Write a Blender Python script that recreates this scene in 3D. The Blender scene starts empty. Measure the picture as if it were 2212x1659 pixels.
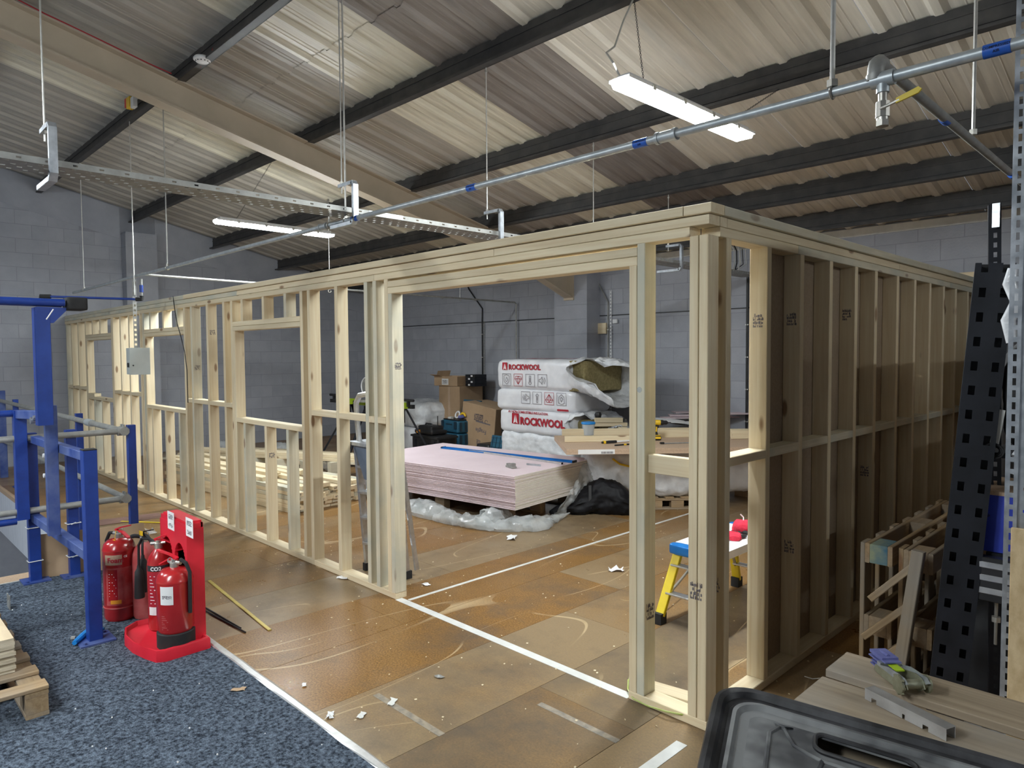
import bpy, bmesh, math, random
from mathutils import Vector, Matrix, noise as mnoise
random.seed(7)
PI = math.pi
R = math.radians
scn = bpy.context.scene
# ---------------------------------------------------------------- camera
CAM = Vector((1.61125, -2.81134, 1.73667))
FPX = 1506.36
RX, RY, RZ = R(87.47878), R(-0.37896), R(45.543736)
def _rot():
    cx, sx, cy, sy, cz, sz = math.cos(RX), math.sin(RX), math.cos(RY), math.sin(RY), math.cos(RZ), math.sin(RZ)
    Mx = Matrix(((1,0,0),(0,cx,-sx),(0,sx,cx)))
    My = Matrix(((cy,-sy,0),(sy,cy,0),(0,0,1)))
    Mz = Matrix(((cz,-sz,0),(sz,cz,0),(0,0,1)))
    return Mz @ Mx @ My
CR = _rot()
cd = bpy.data.cameras.new('camera'); cam = bpy.data.objects.new('camera', cd); scn.collection.objects.link(cam)
cam.matrix_world = Matrix.Translation(CAM) @ CR.to_4x4()
cd.sensor_width = 36; cd.lens = FPX / 2212 * 36; cd.clip_start = .05; cd.clip_end = 100
scn.camera = cam
def at(u, v, ax, val):
    d = CR @ Vector(((u - 1106) / FPX, -(v - 829.5) / FPX, -1))
    i = 'xyz'.index(ax)
    return CAM + d * ((val - CAM[i]) / d[i])
def G(u, v, z=0.0): return at(u, v, 'z', z)
# ---------------------------------------------------------------- world, view
w = bpy.data.worlds.new('world'); scn.world = w; w.use_nodes = True
w.node_tree.nodes['Background'].inputs[0].default_value = (.75, .85, 1, 1)
w.node_tree.nodes['Background'].inputs[1].default_value = .10
scn.view_settings.view_transform = 'Standard'; scn.view_settings.look = 'None'
scn.view_settings.exposure = 2.05; scn.view_settings.use_curve_mapping = False
LAMP = 46.0          # emission strength of the batten diffusers
# ---------------------------------------------------------------- helpers
COL = scn.collection
def _tag(o, label=None, cat=None, group=None, kind=None):
    if label: o['label'] = label
    if cat: o['category'] = cat
    if group: o['group'] = group
    if kind: o['kind'] = kind
    return o
def thing(name, label, cat, loc=(0,0,0), rz=0, group=None, rot=None):
    o = bpy.data.objects.new(name, None); COL.objects.link(o); o.empty_display_size = .1
    o.location = loc; o.rotation_euler = rot if rot else (0, 0, rz)
    return _tag(o, label, cat, group)
def struct(name, loc=(0,0,0)):
    o = bpy.data.objects.new(name, None); COL.objects.link(o); o.location = loc; o['kind'] = 'structure'; return o
def copy_tree(o, parent=None, label=None):
    c = o.copy(); COL.objects.link(c)
    if parent: c.parent = parent
    if label: c['label'] = label
    for ch in list(o.children): copy_tree(ch, c)
    return c
def mobj(name, me, parent=None, mtx=None, label=None):
    o = bpy.data.objects.new(name, me); COL.objects.link(o)
    if parent: o.parent = parent
    if mtx is not None: o.matrix_basis = mtx
    if label: o['label'] = label
    return o
class MB:
    def __init__(s): s.v = []; s.f = []; s.mi = []; s.cur = 0
    def add(s, vs, fs, M=None):
        b = len(s.v)
        for v in vs:
            v = Vector(v); s.v.append(tuple(M @ v) if M is not None else tuple(v))
        for f in fs: s.f.append([i + b for i in f]); s.mi.append(s.cur)
        return s
    def box(s, x0, x1, y0, y1, z0, z1, M=None):
        vs = [(x,y,z) for x in (x0,x1) for y in (y0,y1) for z in (z0,z1)]
        return s.add(vs, [(0,1,3,2),(4,6,7,5),(0,4,5,1),(2,3,7,6),(0,2,6,4),(1,5,7,3)], M)
    def prism(s, poly, d, M=None):       # poly in xy, extruded z 0..d
        n = len(poly)
        vs = [(p[0],p[1],0) for p in poly] + [(p[0],p[1],d) for p in poly]
        fs = [tuple(reversed(range(n))), tuple(range(n,2*n))] + [(i,(i+1)%n,n+(i+1)%n,n+i) for i in range(n)]
        return s.add(vs, fs, M)
    def cyl(s, p0, p1, r0, r1=None, n=12, caps=True):
        p0, p1 = Vector(p0), Vector(p1); r1 = r0 if r1 is None else r1
        d = (p1-p0).normalized(); a = d.orthogonal().normalized(); b = d.cross(a)
        vs = [p + (a*math.cos(2*PI*i/n)+b*math.sin(2*PI*i/n))*r for p, r in ((p0,r0),(p1,r1)) for i in range(n)]
        fs = [(i,(i+1)%n,n+(i+1)%n,n+i) for i in range(n)]
        if caps: fs += [tuple(reversed(range(n))), tuple(range(n,2*n))]
        return s.add(vs, fs)
    def tube(s, pts, r, n=8, closed=False):
        pts = [Vector(p) for p in pts]; m = len(pts); vs = []; a = None
        for i, p in enumerate(pts):
            if closed: d = (pts[(i+1)%m]-pts[i-1]).normalized()
            else: d = (pts[min(i+1,m-1)]-pts[max(i-1,0)]).normalized()
            if a is None: a = d.orthogonal().normalized()
            a = (a - d*a.dot(d)).normalized(); b = d.cross(a)
            rr = r[i] if isinstance(r,(list,tuple)) else r
            vs += [p + (a*math.cos(2*PI*k/n)+b*math.sin(2*PI*k/n))*rr for k in range(n)]
        fs = []
        for i in range(m if closed else m-1):
            j = (i+1)%m
            fs += [(i*n+k, i*n+(k+1)%n, j*n+(k+1)%n, j*n+k) for k in range(n)]
        if not closed: fs += [tuple(reversed(range(n))), tuple(range((m-1)*n, m*n))]
        return s.add(vs, fs)
    def lathe(s, prof, n=24, c=(0,0,0)):
        m = len(prof); vs = [(c[0]+r*math.cos(2*PI*k/n), c[1]+r*math.sin(2*PI*k/n), c[2]+z) for r,z in prof for k in range(n)]
        fs = [(i*n+k, i*n+(k+1)%n, (i+1)*n+(k+1)%n, (i+1)*n+k) for i in range(m-1) for k in range(n)]
        fs += [tuple(reversed(range(n))), tuple(range((m-1)*n, m*n))]
        return s.add(vs, fs)
    def mesh(s, name, mats, smooth=False):
        me = bpy.data.meshes.new(name); me.from_pydata(s.v, [], s.f)
        if not isinstance(mats, (list,tuple)): mats = [mats]
        for m in mats: me.materials.append(m)
        me.polygons.foreach_set('material_index', s.mi)
        if smooth: me.polygons.foreach_set('use_smooth', [True]*len(me.polygons))
        me.update()
        bm = bmesh.new(); bm.from_mesh(me); bmesh.ops.recalc_face_normals(bm, faces=bm.faces); bm.to_mesh(me); bm.free()
        if smooth:
            me.set_sharp_from_angle(angle=R(38))
        return me
    def obj(s, name, mats, parent=None, smooth=False, label=None, mtx=None):
        return mobj(name, s.mesh(name, mats, smooth), parent, mtx, label)
def single(name, mb, mats, label, cat, smooth=False, group=None, loc=(0,0,0), rz=0):
    o = mb.obj(name, mats, None, smooth); o.location = loc; o.rotation_euler = (0,0,rz)
    return _tag(o, label, cat, group)
# chamfered timber: local X is the grain, cached by size
_beam = {}
def beam_mesh(L, wy, tz, m, name, ch=.003):
    k = (round(L,3), round(wy,3), round(tz,3), m.name)
    if k not in _beam:
        y, z = wy/2, tz/2
        sec = [(-y+ch,-z),(y-ch,-z),(y,-z+ch),(y,z-ch),(y-ch,z),(-y+ch,z),(-y,z-ch),(-y,-z+ch)]
        vs = [(x,a,b) for x in (-L/2, L/2) for a,b in sec]
        fs = [tuple(reversed(range(8))), tuple(range(8,16))] + [(i,(i+1)%8,8+(i+1)%8,8+i) for i in range(8)]
        mb = MB(); mb.add(vs, fs); _beam[k] = mb.mesh(name, m)
    return _beam[k]
def beam(name, parent, x0, x1, y0, y1, z0, z1, m, label=None, roll=0, jit=.0):
    """axis aligned timber between bounds; grain along the longest side"""
    d = (x1-x0, y1-y0, z1-z0); c = Vector(((x0+x1)/2, (y0+y1)/2, (z0+z1)/2)); k = d.index(max(d))
    if k == 0: L, a, b, M = d[0], d[1], d[2], Matrix.Identity(3)
    elif k == 1: L, a, b, M = d[1], d[0], d[2], Matrix(((0,-1,0),(1,0,0),(0,0,1)))
    else: L, a, b, M = d[2], d[1], d[0], Matrix(((0,0,-1),(0,1,0),(1,0,0)))
    if jit: M = Matrix.Rotation(random.uniform(-jit,jit),3,'Z') @ M
    return mobj(name, beam_mesh(L, a, b, m, name), parent, Matrix.Translation(c) @ M.to_4x4(), label)
def bar(name, parent, p0, p1, wy, tz, m, up=(0,0,1), label=None):
    """timber from p0 to p1; wy across, tz along up"""
    p0, p1 = Vector(p0), Vector(p1); x = (p1-p0).normalized(); up = Vector(up)
    y = up.cross(x).normalized(); z = x.cross(y)
    M = Matrix((x,y,z)).transposed()
    return mobj(name, beam_mesh((p1-p0).length, wy, tz, m, name), parent, Matrix.Translation((p0+p1)/2) @ M.to_4x4(), label)
def grid(nx, ny, fn):
    vs = [fn(i/nx, j/ny) for j in range(ny+1) for i in range(nx+1)]
    fs = [(j*(nx+1)+i, j*(nx+1)+i+1, (j+1)*(nx+1)+i+1, (j+1)*(nx+1)+i) for j in range(ny) for i in range(nx)]
    return vs, fs
def nz(p, s=1.0, o=0.0): return mnoise.noise(Vector((p[0]*s+o, p[1]*s+o*1.7, p[2]*s-o)))
def crinkle(p, s, o=0.0):
    return (1-abs(nz(p,s,o))*2.2) * .6 + (1-abs(nz(p,s*2.3,o+5))*2.2) * .4
def softbox(sx, sy, sz, rnd=.06, amp=.006, sc=5, n=22, seed=0, squash=None, cr=0.0):
    """rounded, slightly lumpy box centred on origin, base at z=0"""
    bm = bmesh.new(); bmesh.ops.create_cube(bm, size=2)
    bmesh.ops.subdivide_edges(bm, edges=bm.edges, cuts=n, use_grid_fill=True)
    for v in bm.verts:
        q = v.co.copy(); h = Vector((sx/2, sy/2, sz/2)); p = Vector((q.x*h.x, q.y*h.y, q.z*h.z))
        inner = Vector([max(-(h[i]-rnd), min(h[i]-rnd, p[i])) for i in range(3)])
        d = p-inner
        if d.length > 1e-6:
            d = d.normalized()*min(rnd, max(abs(x) for x in d) if sum(abs(x)>1e-6 for x in d)==1 else rnd); p = inner+d
        nn = d.normalized() if d.length > 1e-6 else Vector((0,0,1))
        k = amp*nz(p, sc, seed) + (cr*crinkle(p, sc*1.2, seed+9) if cr else 0)
        p = p + nn*k
        if squash: p = squash(p, h)
        p.z += sz/2; v.co = p
    return bm
def bm_obj(name, bm, mats, parent=None, smooth=True, mtx=None, label=None):
    me = bpy.data.meshes.new(name); bm.to_mesh(me); bm.free()
    for m in (mats if isinstance(mats,(list,tuple)) else [mats]): me.materials.append(m)
    if smooth: me.polygons.foreach_set('use_smooth', [True]*len(me.polygons))
    return mobj(name, me, parent, mtx, label)
_DG = None
def text_mesh(txt, size, m, ext=.0006, bold=0.0, align='LEFT', space=1.0, shear=0):
    cu = bpy.data.curves.new('lettering','FONT'); cu.body = txt; cu.size = size; cu.extrude = ext; cu.offset = bold
    cu.align_x = align; cu.space_character = space; cu.shear = shear; cu.resolution_u = 2
    o = bpy.data.objects.new('tmp', cu); COL.objects.link(o)
    dg = bpy.context.evaluated_depsgraph_get(); me = bpy.data.meshes.new_from_object(o.evaluated_get(dg))
    bpy.data.objects.remove(o); bpy.data.curves.remove(cu)
    me.materials.clear(); me.materials.append(m); me.name = 'lettering'; return me
def frameM(o, xd, yd):
    x = Vector(xd).normalized(); y = Vector(yd).normalized(); z = x.cross(y)
    return Matrix.Translation(o) @ Matrix((x,y,z)).transposed().to_4x4()
def text(name, parent, txt, size, m, o, xd=(1,0,0), yd=(0,0,1), **k):
    return mobj(name, text_mesh(txt, size, m, **k), parent, frameM(o, xd, yd))
def wrapped(name, parent, me, r, ang0, z, m=None):
    """wrap a flat xy mesh round a vertical cylinder of radius r about the parent origin"""
    for v in me.vertices:
        a = ang0 + v.co.x/r; rr = r + v.co.z; v.co = (rr*math.cos(a), rr*math.sin(a), z + v.co.y)
    return mobj(name, me, parent)
def label_patch(name, parent, r, a0, a1, z0, z1, m, n=10, off=.0012):
    vs = []; fs = []
    for i in range(n+1):
        a = a0+(a1-a0)*i/n
        for rr, z in ((r-.001,z0),(r+off,z0),(r+off,z1),(r-.001,z1)): vs.append((rr*math.cos(a), rr*math.sin(a), z))
    for i in range(n):
        for k in range(4): fs.append((4*i+k, 4*i+(k+1)%4, 4*i+4+(k+1)%4, 4*i+4+k))
    fs += [(0,1,2,3), (4*n+3,4*n+2,4*n+1,4*n)]
    mb = MB(); mb.add(vs, fs); return mb.obj(name, m, parent)
# ---------------------------------------------------------------- materials
def _new(name):
    m = bpy.data.materials.new(name); m.use_nodes = True; nt = m.node_tree
    return m, nt, nt.nodes['Principled BSDF']
def _sep(nt, kind, **k):
    n = nt.nodes.new(kind)
    for a, b in k.items(): setattr(n, a, b)
    return n
def pm(name, c1, c2=None, sc=8.0, rough=.6, metal=0.0, bump=0.0, bsc=None, stretch=(1,1,1), rr=None, obr=0.0, contrast=(.35,.65), detail=5, alpha=None, trans=None, spec=.5, coat=0):
    """two-tone noise material with bump; obr = brightness variation per object"""
    m, nt, b = _new(name); L = nt.links
    tc = _sep(nt,'ShaderNodeTexCoord'); mp = _sep(nt,'ShaderNodeMapping'); mp.inputs['Scale'].default_value = stretch
    oi = _sep(nt,'ShaderNodeObjectInfo'); va = _sep(nt,'ShaderNodeVectorMath', operation='ADD')
    mu = _sep(nt,'ShaderNodeMath', operation='MULTIPLY'); mu.inputs[1].default_value = 37.0
    L.new(oi.outputs['Random'], mu.inputs[0]); L.new(tc.outputs['Object'], va.inputs[0]); L.new(mu.outputs[0], va.inputs[1]); L.new(va.outputs[0], mp.inputs[0])
    nn = _sep(nt,'ShaderNodeTexNoise'); nn.inputs['Scale'].default_value = sc; nn.inputs['Detail'].default_value = detail; nn.inputs['Roughness'].default_value = .6
    L.new(mp.outputs[0], nn.inputs['Vector'])
    cr = _sep(nt,'ShaderNodeValToRGB'); cr.color_ramp.elements[0].position = contrast[0]; cr.color_ramp.elements[1].position = contrast[1]
    cr.color_ramp.elements[0].color = (*c1,1); cr.color_ramp.elements[1].color = (*(c2 or c1),1)
    L.new(nn.outputs[0], cr.inputs[0]); out = cr.outputs[0]
    if obr:
        hs = _sep(nt,'ShaderNodeHueSaturation'); mr = _sep(nt,'ShaderNodeMapRange'); mr.inputs[3].default_value = 1-obr; mr.inputs[4].default_value = 1+obr
        L.new(oi.outputs['Random'], mr.inputs[0]); L.new(mr.outputs[0], hs.inputs['Value']); L.new(out, hs.inputs['Color']); out = hs.outputs[0]
    L.new(out, b.inputs['Base Color'])
    b.inputs['Roughness'].default_value = rough; b.inputs['Metallic'].default_value = metal; b.inputs['Specular IOR Level'].default_value = spec
    if coat: b.inputs['Coat Weight'].default_value = coat; b.inputs['Coat Roughness'].default_value = .15
    if rr:
        mr2 = _sep(nt,'ShaderNodeMapRange'); mr2.inputs[3].default_value = rr[0]; mr2.inputs[4].default_value = rr[1]; mr2.inputs[1].default_value=.3; mr2.inputs[2].default_value=.7
        L.new(nn.outputs[0], mr2.inputs[0]); L.new(mr2.outputs[0], b.inputs['Roughness'])
    if bump:
        n2 = _sep(nt,'ShaderNodeTexNoise'); n2.inputs['Scale'].default_value = bsc or sc*3; n2.inputs['Detail'].default_value = 4
        L.new(mp.outputs[0], n2.inputs['Vector'])
        bp = _sep(nt,'ShaderNodeBump'); bp.inputs['Strength'].default_value = bump; bp.inputs['Distance'].default_value = .01
        L.new(n2.outputs[0], bp.inputs['Height']); L.new(bp.outputs[0], b.inputs['Normal'])
    if alpha is not None: b.inputs['Alpha'].default_value = alpha
    if trans: b.inputs['Transmission Weight'].default_value = trans; b.inputs['IOR'].default_value = 1.2
    return m
def wood(name, base, dark, knot=(.20,.09,.035), grain=1.0, knots=.62, rough=.62, obr=.09, dirt=None, kscale=1.0):
    """softwood: local X is the grain; streaks, growth lines and sparse knots"""
    m, nt, b = _new(name); L = nt.links
    tc = _sep(nt,'ShaderNodeTexCoord'); oi = _sep(nt,'ShaderNodeObjectInfo'); mu = _sep(nt,'ShaderNodeMath', operation='MULTIPLY'); mu.inputs[1].default_value = 53.0
    va = _sep(nt,'ShaderNodeVectorMath', operation='ADD'); L.new(oi.outputs['Random'], mu.inputs[0]); L.new(tc.outputs['Object'], va.inputs[0]); L.new(mu.outputs[0], va.inputs[1])
    mp = _sep(nt,'ShaderNodeMapping'); mp.inputs['Scale'].default_value = (1.2,30*grain,30*grain); L.new(va.outputs[0], mp.inputs[0])
    n1 = _sep(nt,'ShaderNodeTexNoise'); n1.inputs['Scale'].default_value = 1.6; n1.inputs['Detail'].default_value = 5; n1.inputs['Distortion'].default_value = .6; L.new(mp.outputs[0], n1.inputs['Vector'])
    cr = _sep(nt,'ShaderNodeValToRGB'); e = cr.color_ramp.elements; e[0].position=.3; e[1].position=.72; e[0].color=(*dark,1); e[1].color=(*base,1); L.new(n1.outputs[0], cr.inputs[0])
    # knots
    mk = _sep(nt,'ShaderNodeMapping'); mk.inputs['Scale'].default_value = (3.1*kscale,9*kscale,9*kscale); L.new(va.outputs[0], mk.inputs[0])
    vo = _sep(nt,'ShaderNodeTexVoronoi'); vo.inputs['Scale'].default_value = 1.0; L.new(mk.outputs[0], vo.inputs['Vector'])
    sp = _sep(nt,'ShaderNodeSeparateColor'); L.new(vo.outputs['Color'], sp.inputs[0])
    gt = _sep(nt,'ShaderNodeMath', operation='GREATER_THAN'); gt.inputs[1].default_value = knots; L.new(sp.outputs[0], gt.inputs[0])
    mr = _sep(nt,'ShaderNodeMapRange', interpolation_type='SMOOTHSTEP'); mr.inputs[1].default_value=.10; mr.inputs[2].default_value=.2; mr.inputs[3].default_value=1; mr.inputs[4].default_value=0
    L.new(vo.outputs['Distance'], mr.inputs[0]); km = _sep(nt,'ShaderNodeMath', operation='MULTIPLY'); L.new(mr.outputs[0], km.inputs[0]); L.new(gt.outputs[0], km.inputs[1])
    k2 = _sep(nt,'ShaderNodeMath', operation='MULTIPLY'); k2.inputs[1].default_value=.8; L.new(km.outputs[0], k2.inputs[0])
    mx = _sep(nt,'ShaderNodeMix', data_type='RGBA'); L.new(k2.outputs[0], mx.inputs[0]); L.new(cr.outputs[0], mx.inputs[6]); mx.inputs[7].default_value=(*knot,1)
    hs = _sep(nt,'ShaderNodeHueSaturation'); m3 = _sep(nt,'ShaderNodeMapRange'); m3.inputs[3].default_value=1-obr; m3.inputs[4].default_value=1+obr*.6
    L.new(oi.outputs['Random'], m3.inputs[0]); L.new(m3.outputs[0], hs.inputs['Value']); L.new(mx.outputs[2], hs.inputs['Color']); out = hs.outputs[0]
    if dirt:
        nd = _sep(nt,'ShaderNodeTexNoise'); nd.inputs['Scale'].default_value = 3.0; nd.inputs['Detail'].default_value=6; L.new(va.outputs[0], nd.inputs['Vector'])
        rd = _sep(nt,'ShaderNodeMapRange'); rd.inputs[1].default_value=.42; rd.inputs[2].default_value=.7; L.new(nd.outputs[0], rd.inputs[0])
        md = _sep(nt,'ShaderNodeMix', data_type='RGBA'); L.new(rd.outputs[0], md.inputs[0]); L.new(out, md.inputs[6]); md.inputs[7].default_value=(*dirt,1); out = md.outputs[2]
    L.new(out, b.inputs['Base Color']); b.inputs['Roughness'].default_value = rough; b.inputs['Specular IOR Level'].default_value=.3
    bp = _sep(nt,'ShaderNodeBump'); bp.inputs['Strength'].default_value=.12; bp.inputs['Distance'].default_value=.004; L.new(n1.outputs[0], bp.inputs['Height']); L.new(bp.outputs[0], b.inputs['Normal'])
    return m
def emit(name, c, s):
    m, nt, b = _new(name); b.inputs['Base Color'].default_value=(*c,1); b.inputs['Emission Color'].default_value=(*c,1); b.inputs['Emission Strength'].default_value=s; return m
M = {}
M['timber'] = wood('new_pine', (.79,.69,.485), (.70,.565,.36))
M['timber2'] = wood('new_pine_grey', (.72,.66,.51), (.58,.52,.37), dirt=(.50,.50,.41))
M['oldwood'] = wood('weathered_pallet_wood', (.42,.30,.17), (.27,.18,.095), dirt=(.28,.245,.20), knots=.8, obr=.2)
M['greywood'] = wood('grey_pallet_wood', (.33,.265,.185), (.22,.17,.115), dirt=(.27,.25,.22), knots=.85, obr=.15)
M['bluewood'] = pm('blue_painted_wood', (.03,.14,.24), (.30,.34,.22), sc=7, rough=.7, bump=.1)
M['block'] = pm('painted_block_grey', (.33,.345,.385), (.39,.405,.445), sc=2.5, rough=.5, bump=.25, bsc=45, obr=.015)
M['mortar'] = pm('painted_mortar_grey', (.26,.27,.30), (.30,.31,.34), sc=5, rough=.65)
M['carpet'] = pm('charcoal_carpet', (.018,.023,.033), (.165,.205,.26), sc=60, rough=.98, bump=1.0, bsc=140, contrast=(.36,.68), detail=8, spec=.1)
M['carpetside'] = pm('carpet_edge', (.01,.012,.015))
M['purlin'] = pm('dark_steel_purlin', (.035,.034,.034), (.065,.061,.057), sc=6, rough=.5, bump=.05)
M['rafter'] = pm('beige_primed_steel', (.46,.39,.29), (.52,.44,.33), sc=3, rough=.6)
M['galv'] = pm('galvanised_steel', (.40,.43,.46), (.60,.63,.66), sc=18, rough=.38, metal=.75, bump=.03, rr=(.3,.5))
M['galvd'] = pm('dull_galvanised_pipe', (.27,.27,.25), (.36,.36,.34), sc=14, rough=.5, metal=.4)
M['paintpipe'] = pm('pale_galvanised_pipe', (.42,.46,.48), (.56,.60,.61), sc=20, rough=.4, metal=.5)
M['rod'] = pm('zinc_rod', (.55,.54,.50), (.65,.64,.6), sc=30, rough=.4, metal=.6)
M['blue'] = pm('blue_powder_coat', (.009,.035,.21), (.013,.048,.27), sc=12, rough=.38, bump=.03)
M['bluedust'] = pm('dusty_blue_powder_coat', (.02,.05,.22), (.09,.13,.30), sc=6, rough=.55, bump=.03)
M['black'] = pm('black_plastic', (.010,.010,.011), (.02,.02,.022), sc=10, rough=.45)
M['rubber'] = pm('black_rubber', (.012,.012,.013), (.02,.02,.02), sc=20, rough=.8)
M['white'] = pm('white_plastic', (.75,.76,.76), (.82,.82,.82), sc=6, rough=.4)
M['offwhite'] = pm('offwhite_tape', (.62,.62,.58), (.72,.72,.68), sc=9, rough=.5)
M['red'] = pm('red_moulded_plastic', (.60,.012,.028), (.72,.02,.04), sc=4, rough=.42, bump=.02)
M['rede'] = pm('red_enamel', (.36,.010,.012), (.44,.018,.02), sc=5, rough=.25, coat=.5)
M['reddust'] = pm('dusty_red_enamel', (.42,.03,.03), (.52,.14,.13), sc=7, rough=.5)
M['silverband'] = pm('silver_trim_strip', (.52,.52,.50), (.70,.70,.69), sc=11, rough=.35, metal=.5, bump=.1)
M['yellow'] = pm('yellow_fibreglass', (.70,.52,.01), (.78,.60,.02), sc=10, rough=.45)
M['ybrass'] = pm('brass_strip', (.50,.38,.08), (.60,.48,.14), sc=10, rough=.4, metal=.3)
M['card'] = pm('brown_cardboard', (.40,.27,.16), (.46,.32,.195), sc=3, rough=.8, bump=.03)
M['carddark'] = pm('dark_cardboard', (.31,.205,.12), (.36,.24,.145), sc=3, rough=.8)
M['paper'] = pm('white_paper', (.75,.75,.74), (.82,.82,.81), sc=4, rough=.7)
M['ink'] = pm('dark_ink', (.03,.025,.03), rough=.7)
M['inkgrey'] = pm('grey_ink', (.16,.14,.16), rough=.7)
M['inkred'] = pm('dark_red_ink', (.40,.015,.03), rough=.5)
M['inkwhite'] = pm('white_ink', (.85,.85,.85), rough=.5)
M['bale'] = pm('white_bale_film', (.70,.71,.74), (.80,.81,.83), sc=5, rough=.32, bump=.12, bsc=14)
M['film'] = pm('clear_plastic_film', (.62,.66,.66), (.85,.88,.88), sc=7, rough=.16, bump=.8, bsc=16, alpha=.42, contrast=(.4,.6))
M['filmwhite'] = pm('milky_plastic_film', (.62,.64,.66), (.84,.86,.88), sc=6, rough=.22, bump=.9, bsc=15)
M['wool'] = pm('mineral_wool', (.20,.165,.07), (.30,.25,.12), sc=30, rough=.95, bump=.4)
M['pink'] = pm('pink_plasterboard_face', (.68,.55,.58), (.73,.60,.63), sc=3, rough=.75)
M['gypsum'] = pm('gypsum_core', (.74,.68,.58), (.82,.77,.67), sc=14, rough=.9)
M['mdf'] = pm('hardboard_sheathing', (.30,.225,.15), (.345,.265,.18), sc=60, rough=.75, obr=.1)
M['ply'] = pm('plywood_edge', (.42,.36,.26), (.62,.55,.42), sc=6, rough=.75, bump=.3, stretch=(1,1,7))
M['plyface'] = pm('plywood_face', (.58,.46,.30), (.70,.57,.38), sc=3, rough=.6, stretch=(1,5,1), bump=.05)
M['chiptop'] = pm('chipboard_face', (.44,.31,.21), (.54,.39,.27), sc=90, rough=.7)
M['osb'] = pm('osb_face', (.46,.33,.17), (.66,.51,.30), sc=16, rough=.7, bump=.1, contrast=(.3,.7), stretch=(1,1,2))
M['alu'] = pm('aluminium', (.55,.56,.57), (.66,.67,.68), sc=25, rough=.35, metal=.85, rr=(.28,.45))
M['teal'] = pm('teal_case_plastic', (.015,.085,.145), (.02,.11,.18), sc=9, rough=.45)
M['teald'] = pm('dark_teal_plastic', (.010,.03,.05), (.014,.04,.065), sc=9, rough=.5)
M['bluelevel'] = pm('bright_blue_anodised', (.01,.16,.50), (.02,.20,.58), sc=9, rough=.3, metal=.3)
M['bluelid'] = pm('bright_blue_lid', (.01,.22,.62), (.02,.26,.68), sc=9, rough=.35)
M['cleartub'] = pm('clear_tub_plastic', (.7,.75,.78), rough=.15, alpha=.4)
M['lime'] = pm('lime_green_plastic', (.35,.50,.02), rough=.45)
M['orange'] = pm('orange_plastic', (.75,.30,.02), rough=.45)
M['yel2'] = pm('tool_yellow_plastic', (.78,.50,.02), rough=.42)
M['coat'] = pm('black_quilted_nylon', (.003,.003,.004), (.008,.008,.010), sc=9, rough=.6, spec=.25, bump=.5, bsc=12)
M['bluetape'] = pm('blue_vinyl_label', (.02,.12,.55), rough=.45)
M['greybox'] = pm('grey_enclosure_paint', (.44,.48,.46), (.50,.53,.51), sc=4, rough=.45)
M['brass'] = pm('nickelled_brass', (.45,.43,.38), (.55,.53,.48), sc=20, rough=.35, metal=.7)
M['darksteel'] = pm('dark_rack_steel', (.008,.009,.012), (.018,.020,.027), sc=7, rough=.5, metal=.2, bump=.05)
M['bluebox'] = pm('ultramarine_box', (.02,.04,.42), (.03,.06,.5), sc=5, rough=.5)
M['redfab'] = pm('red_glove_knit', (.55,.015,.04), (.7,.03,.07), sc=40, rough=.85, bump=.3)
M['cableg'] = pm('green_yellow_cable', (.42,.50,.12), (.55,.62,.25), sc=30, rough=.5)
M['strapblue'] = pm('blue_webbing', (.07,.08,.25), (.14,.15,.34), sc=20, rough=.85)
M['ratchet'] = pm('olive_zinc_ratchet', (.22,.22,.14), (.36,.36,.26), sc=20, rough=.4, metal=.6)
M['tray'] = pm('dusty_black_tray_plastic', (.025,.026,.03), (.15,.155,.155), sc=6, rough=.6, bump=.1, bsc=50, contrast=(.36,.56), detail=3)
M['traydark'] = pm('clean_black_tray_plastic', (.008,.008,.009), (.05,.05,.054), sc=7, rough=.5, spec=.3, contrast=(.42,.7))
M['tapegrey'] = pm('worn_grey_tape', (.20,.18,.15), (.36,.30,.22), sc=25, rough=.5)
M['traygrey'] = pm('slate_blue_plastic', (.10,.14,.20), (.14,.18,.25), sc=9, rough=.5)
M['lamp'] = emit('lamp_diffuser', (.90,.965,1.0), LAMP)
M['darkcloth'] = pm('dark_clutter_black', (.004,.004,.005), (.012,.012,.014), sc=6, rough=.7)
M['fascia'] = pm('white_cladding', (.66,.70,.78), (.72,.76,.83), sc=3, rough=.45)
M['magenta'] = pm('dusty_hood_red', (.35,.02,.03), rough=.5)
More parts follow.
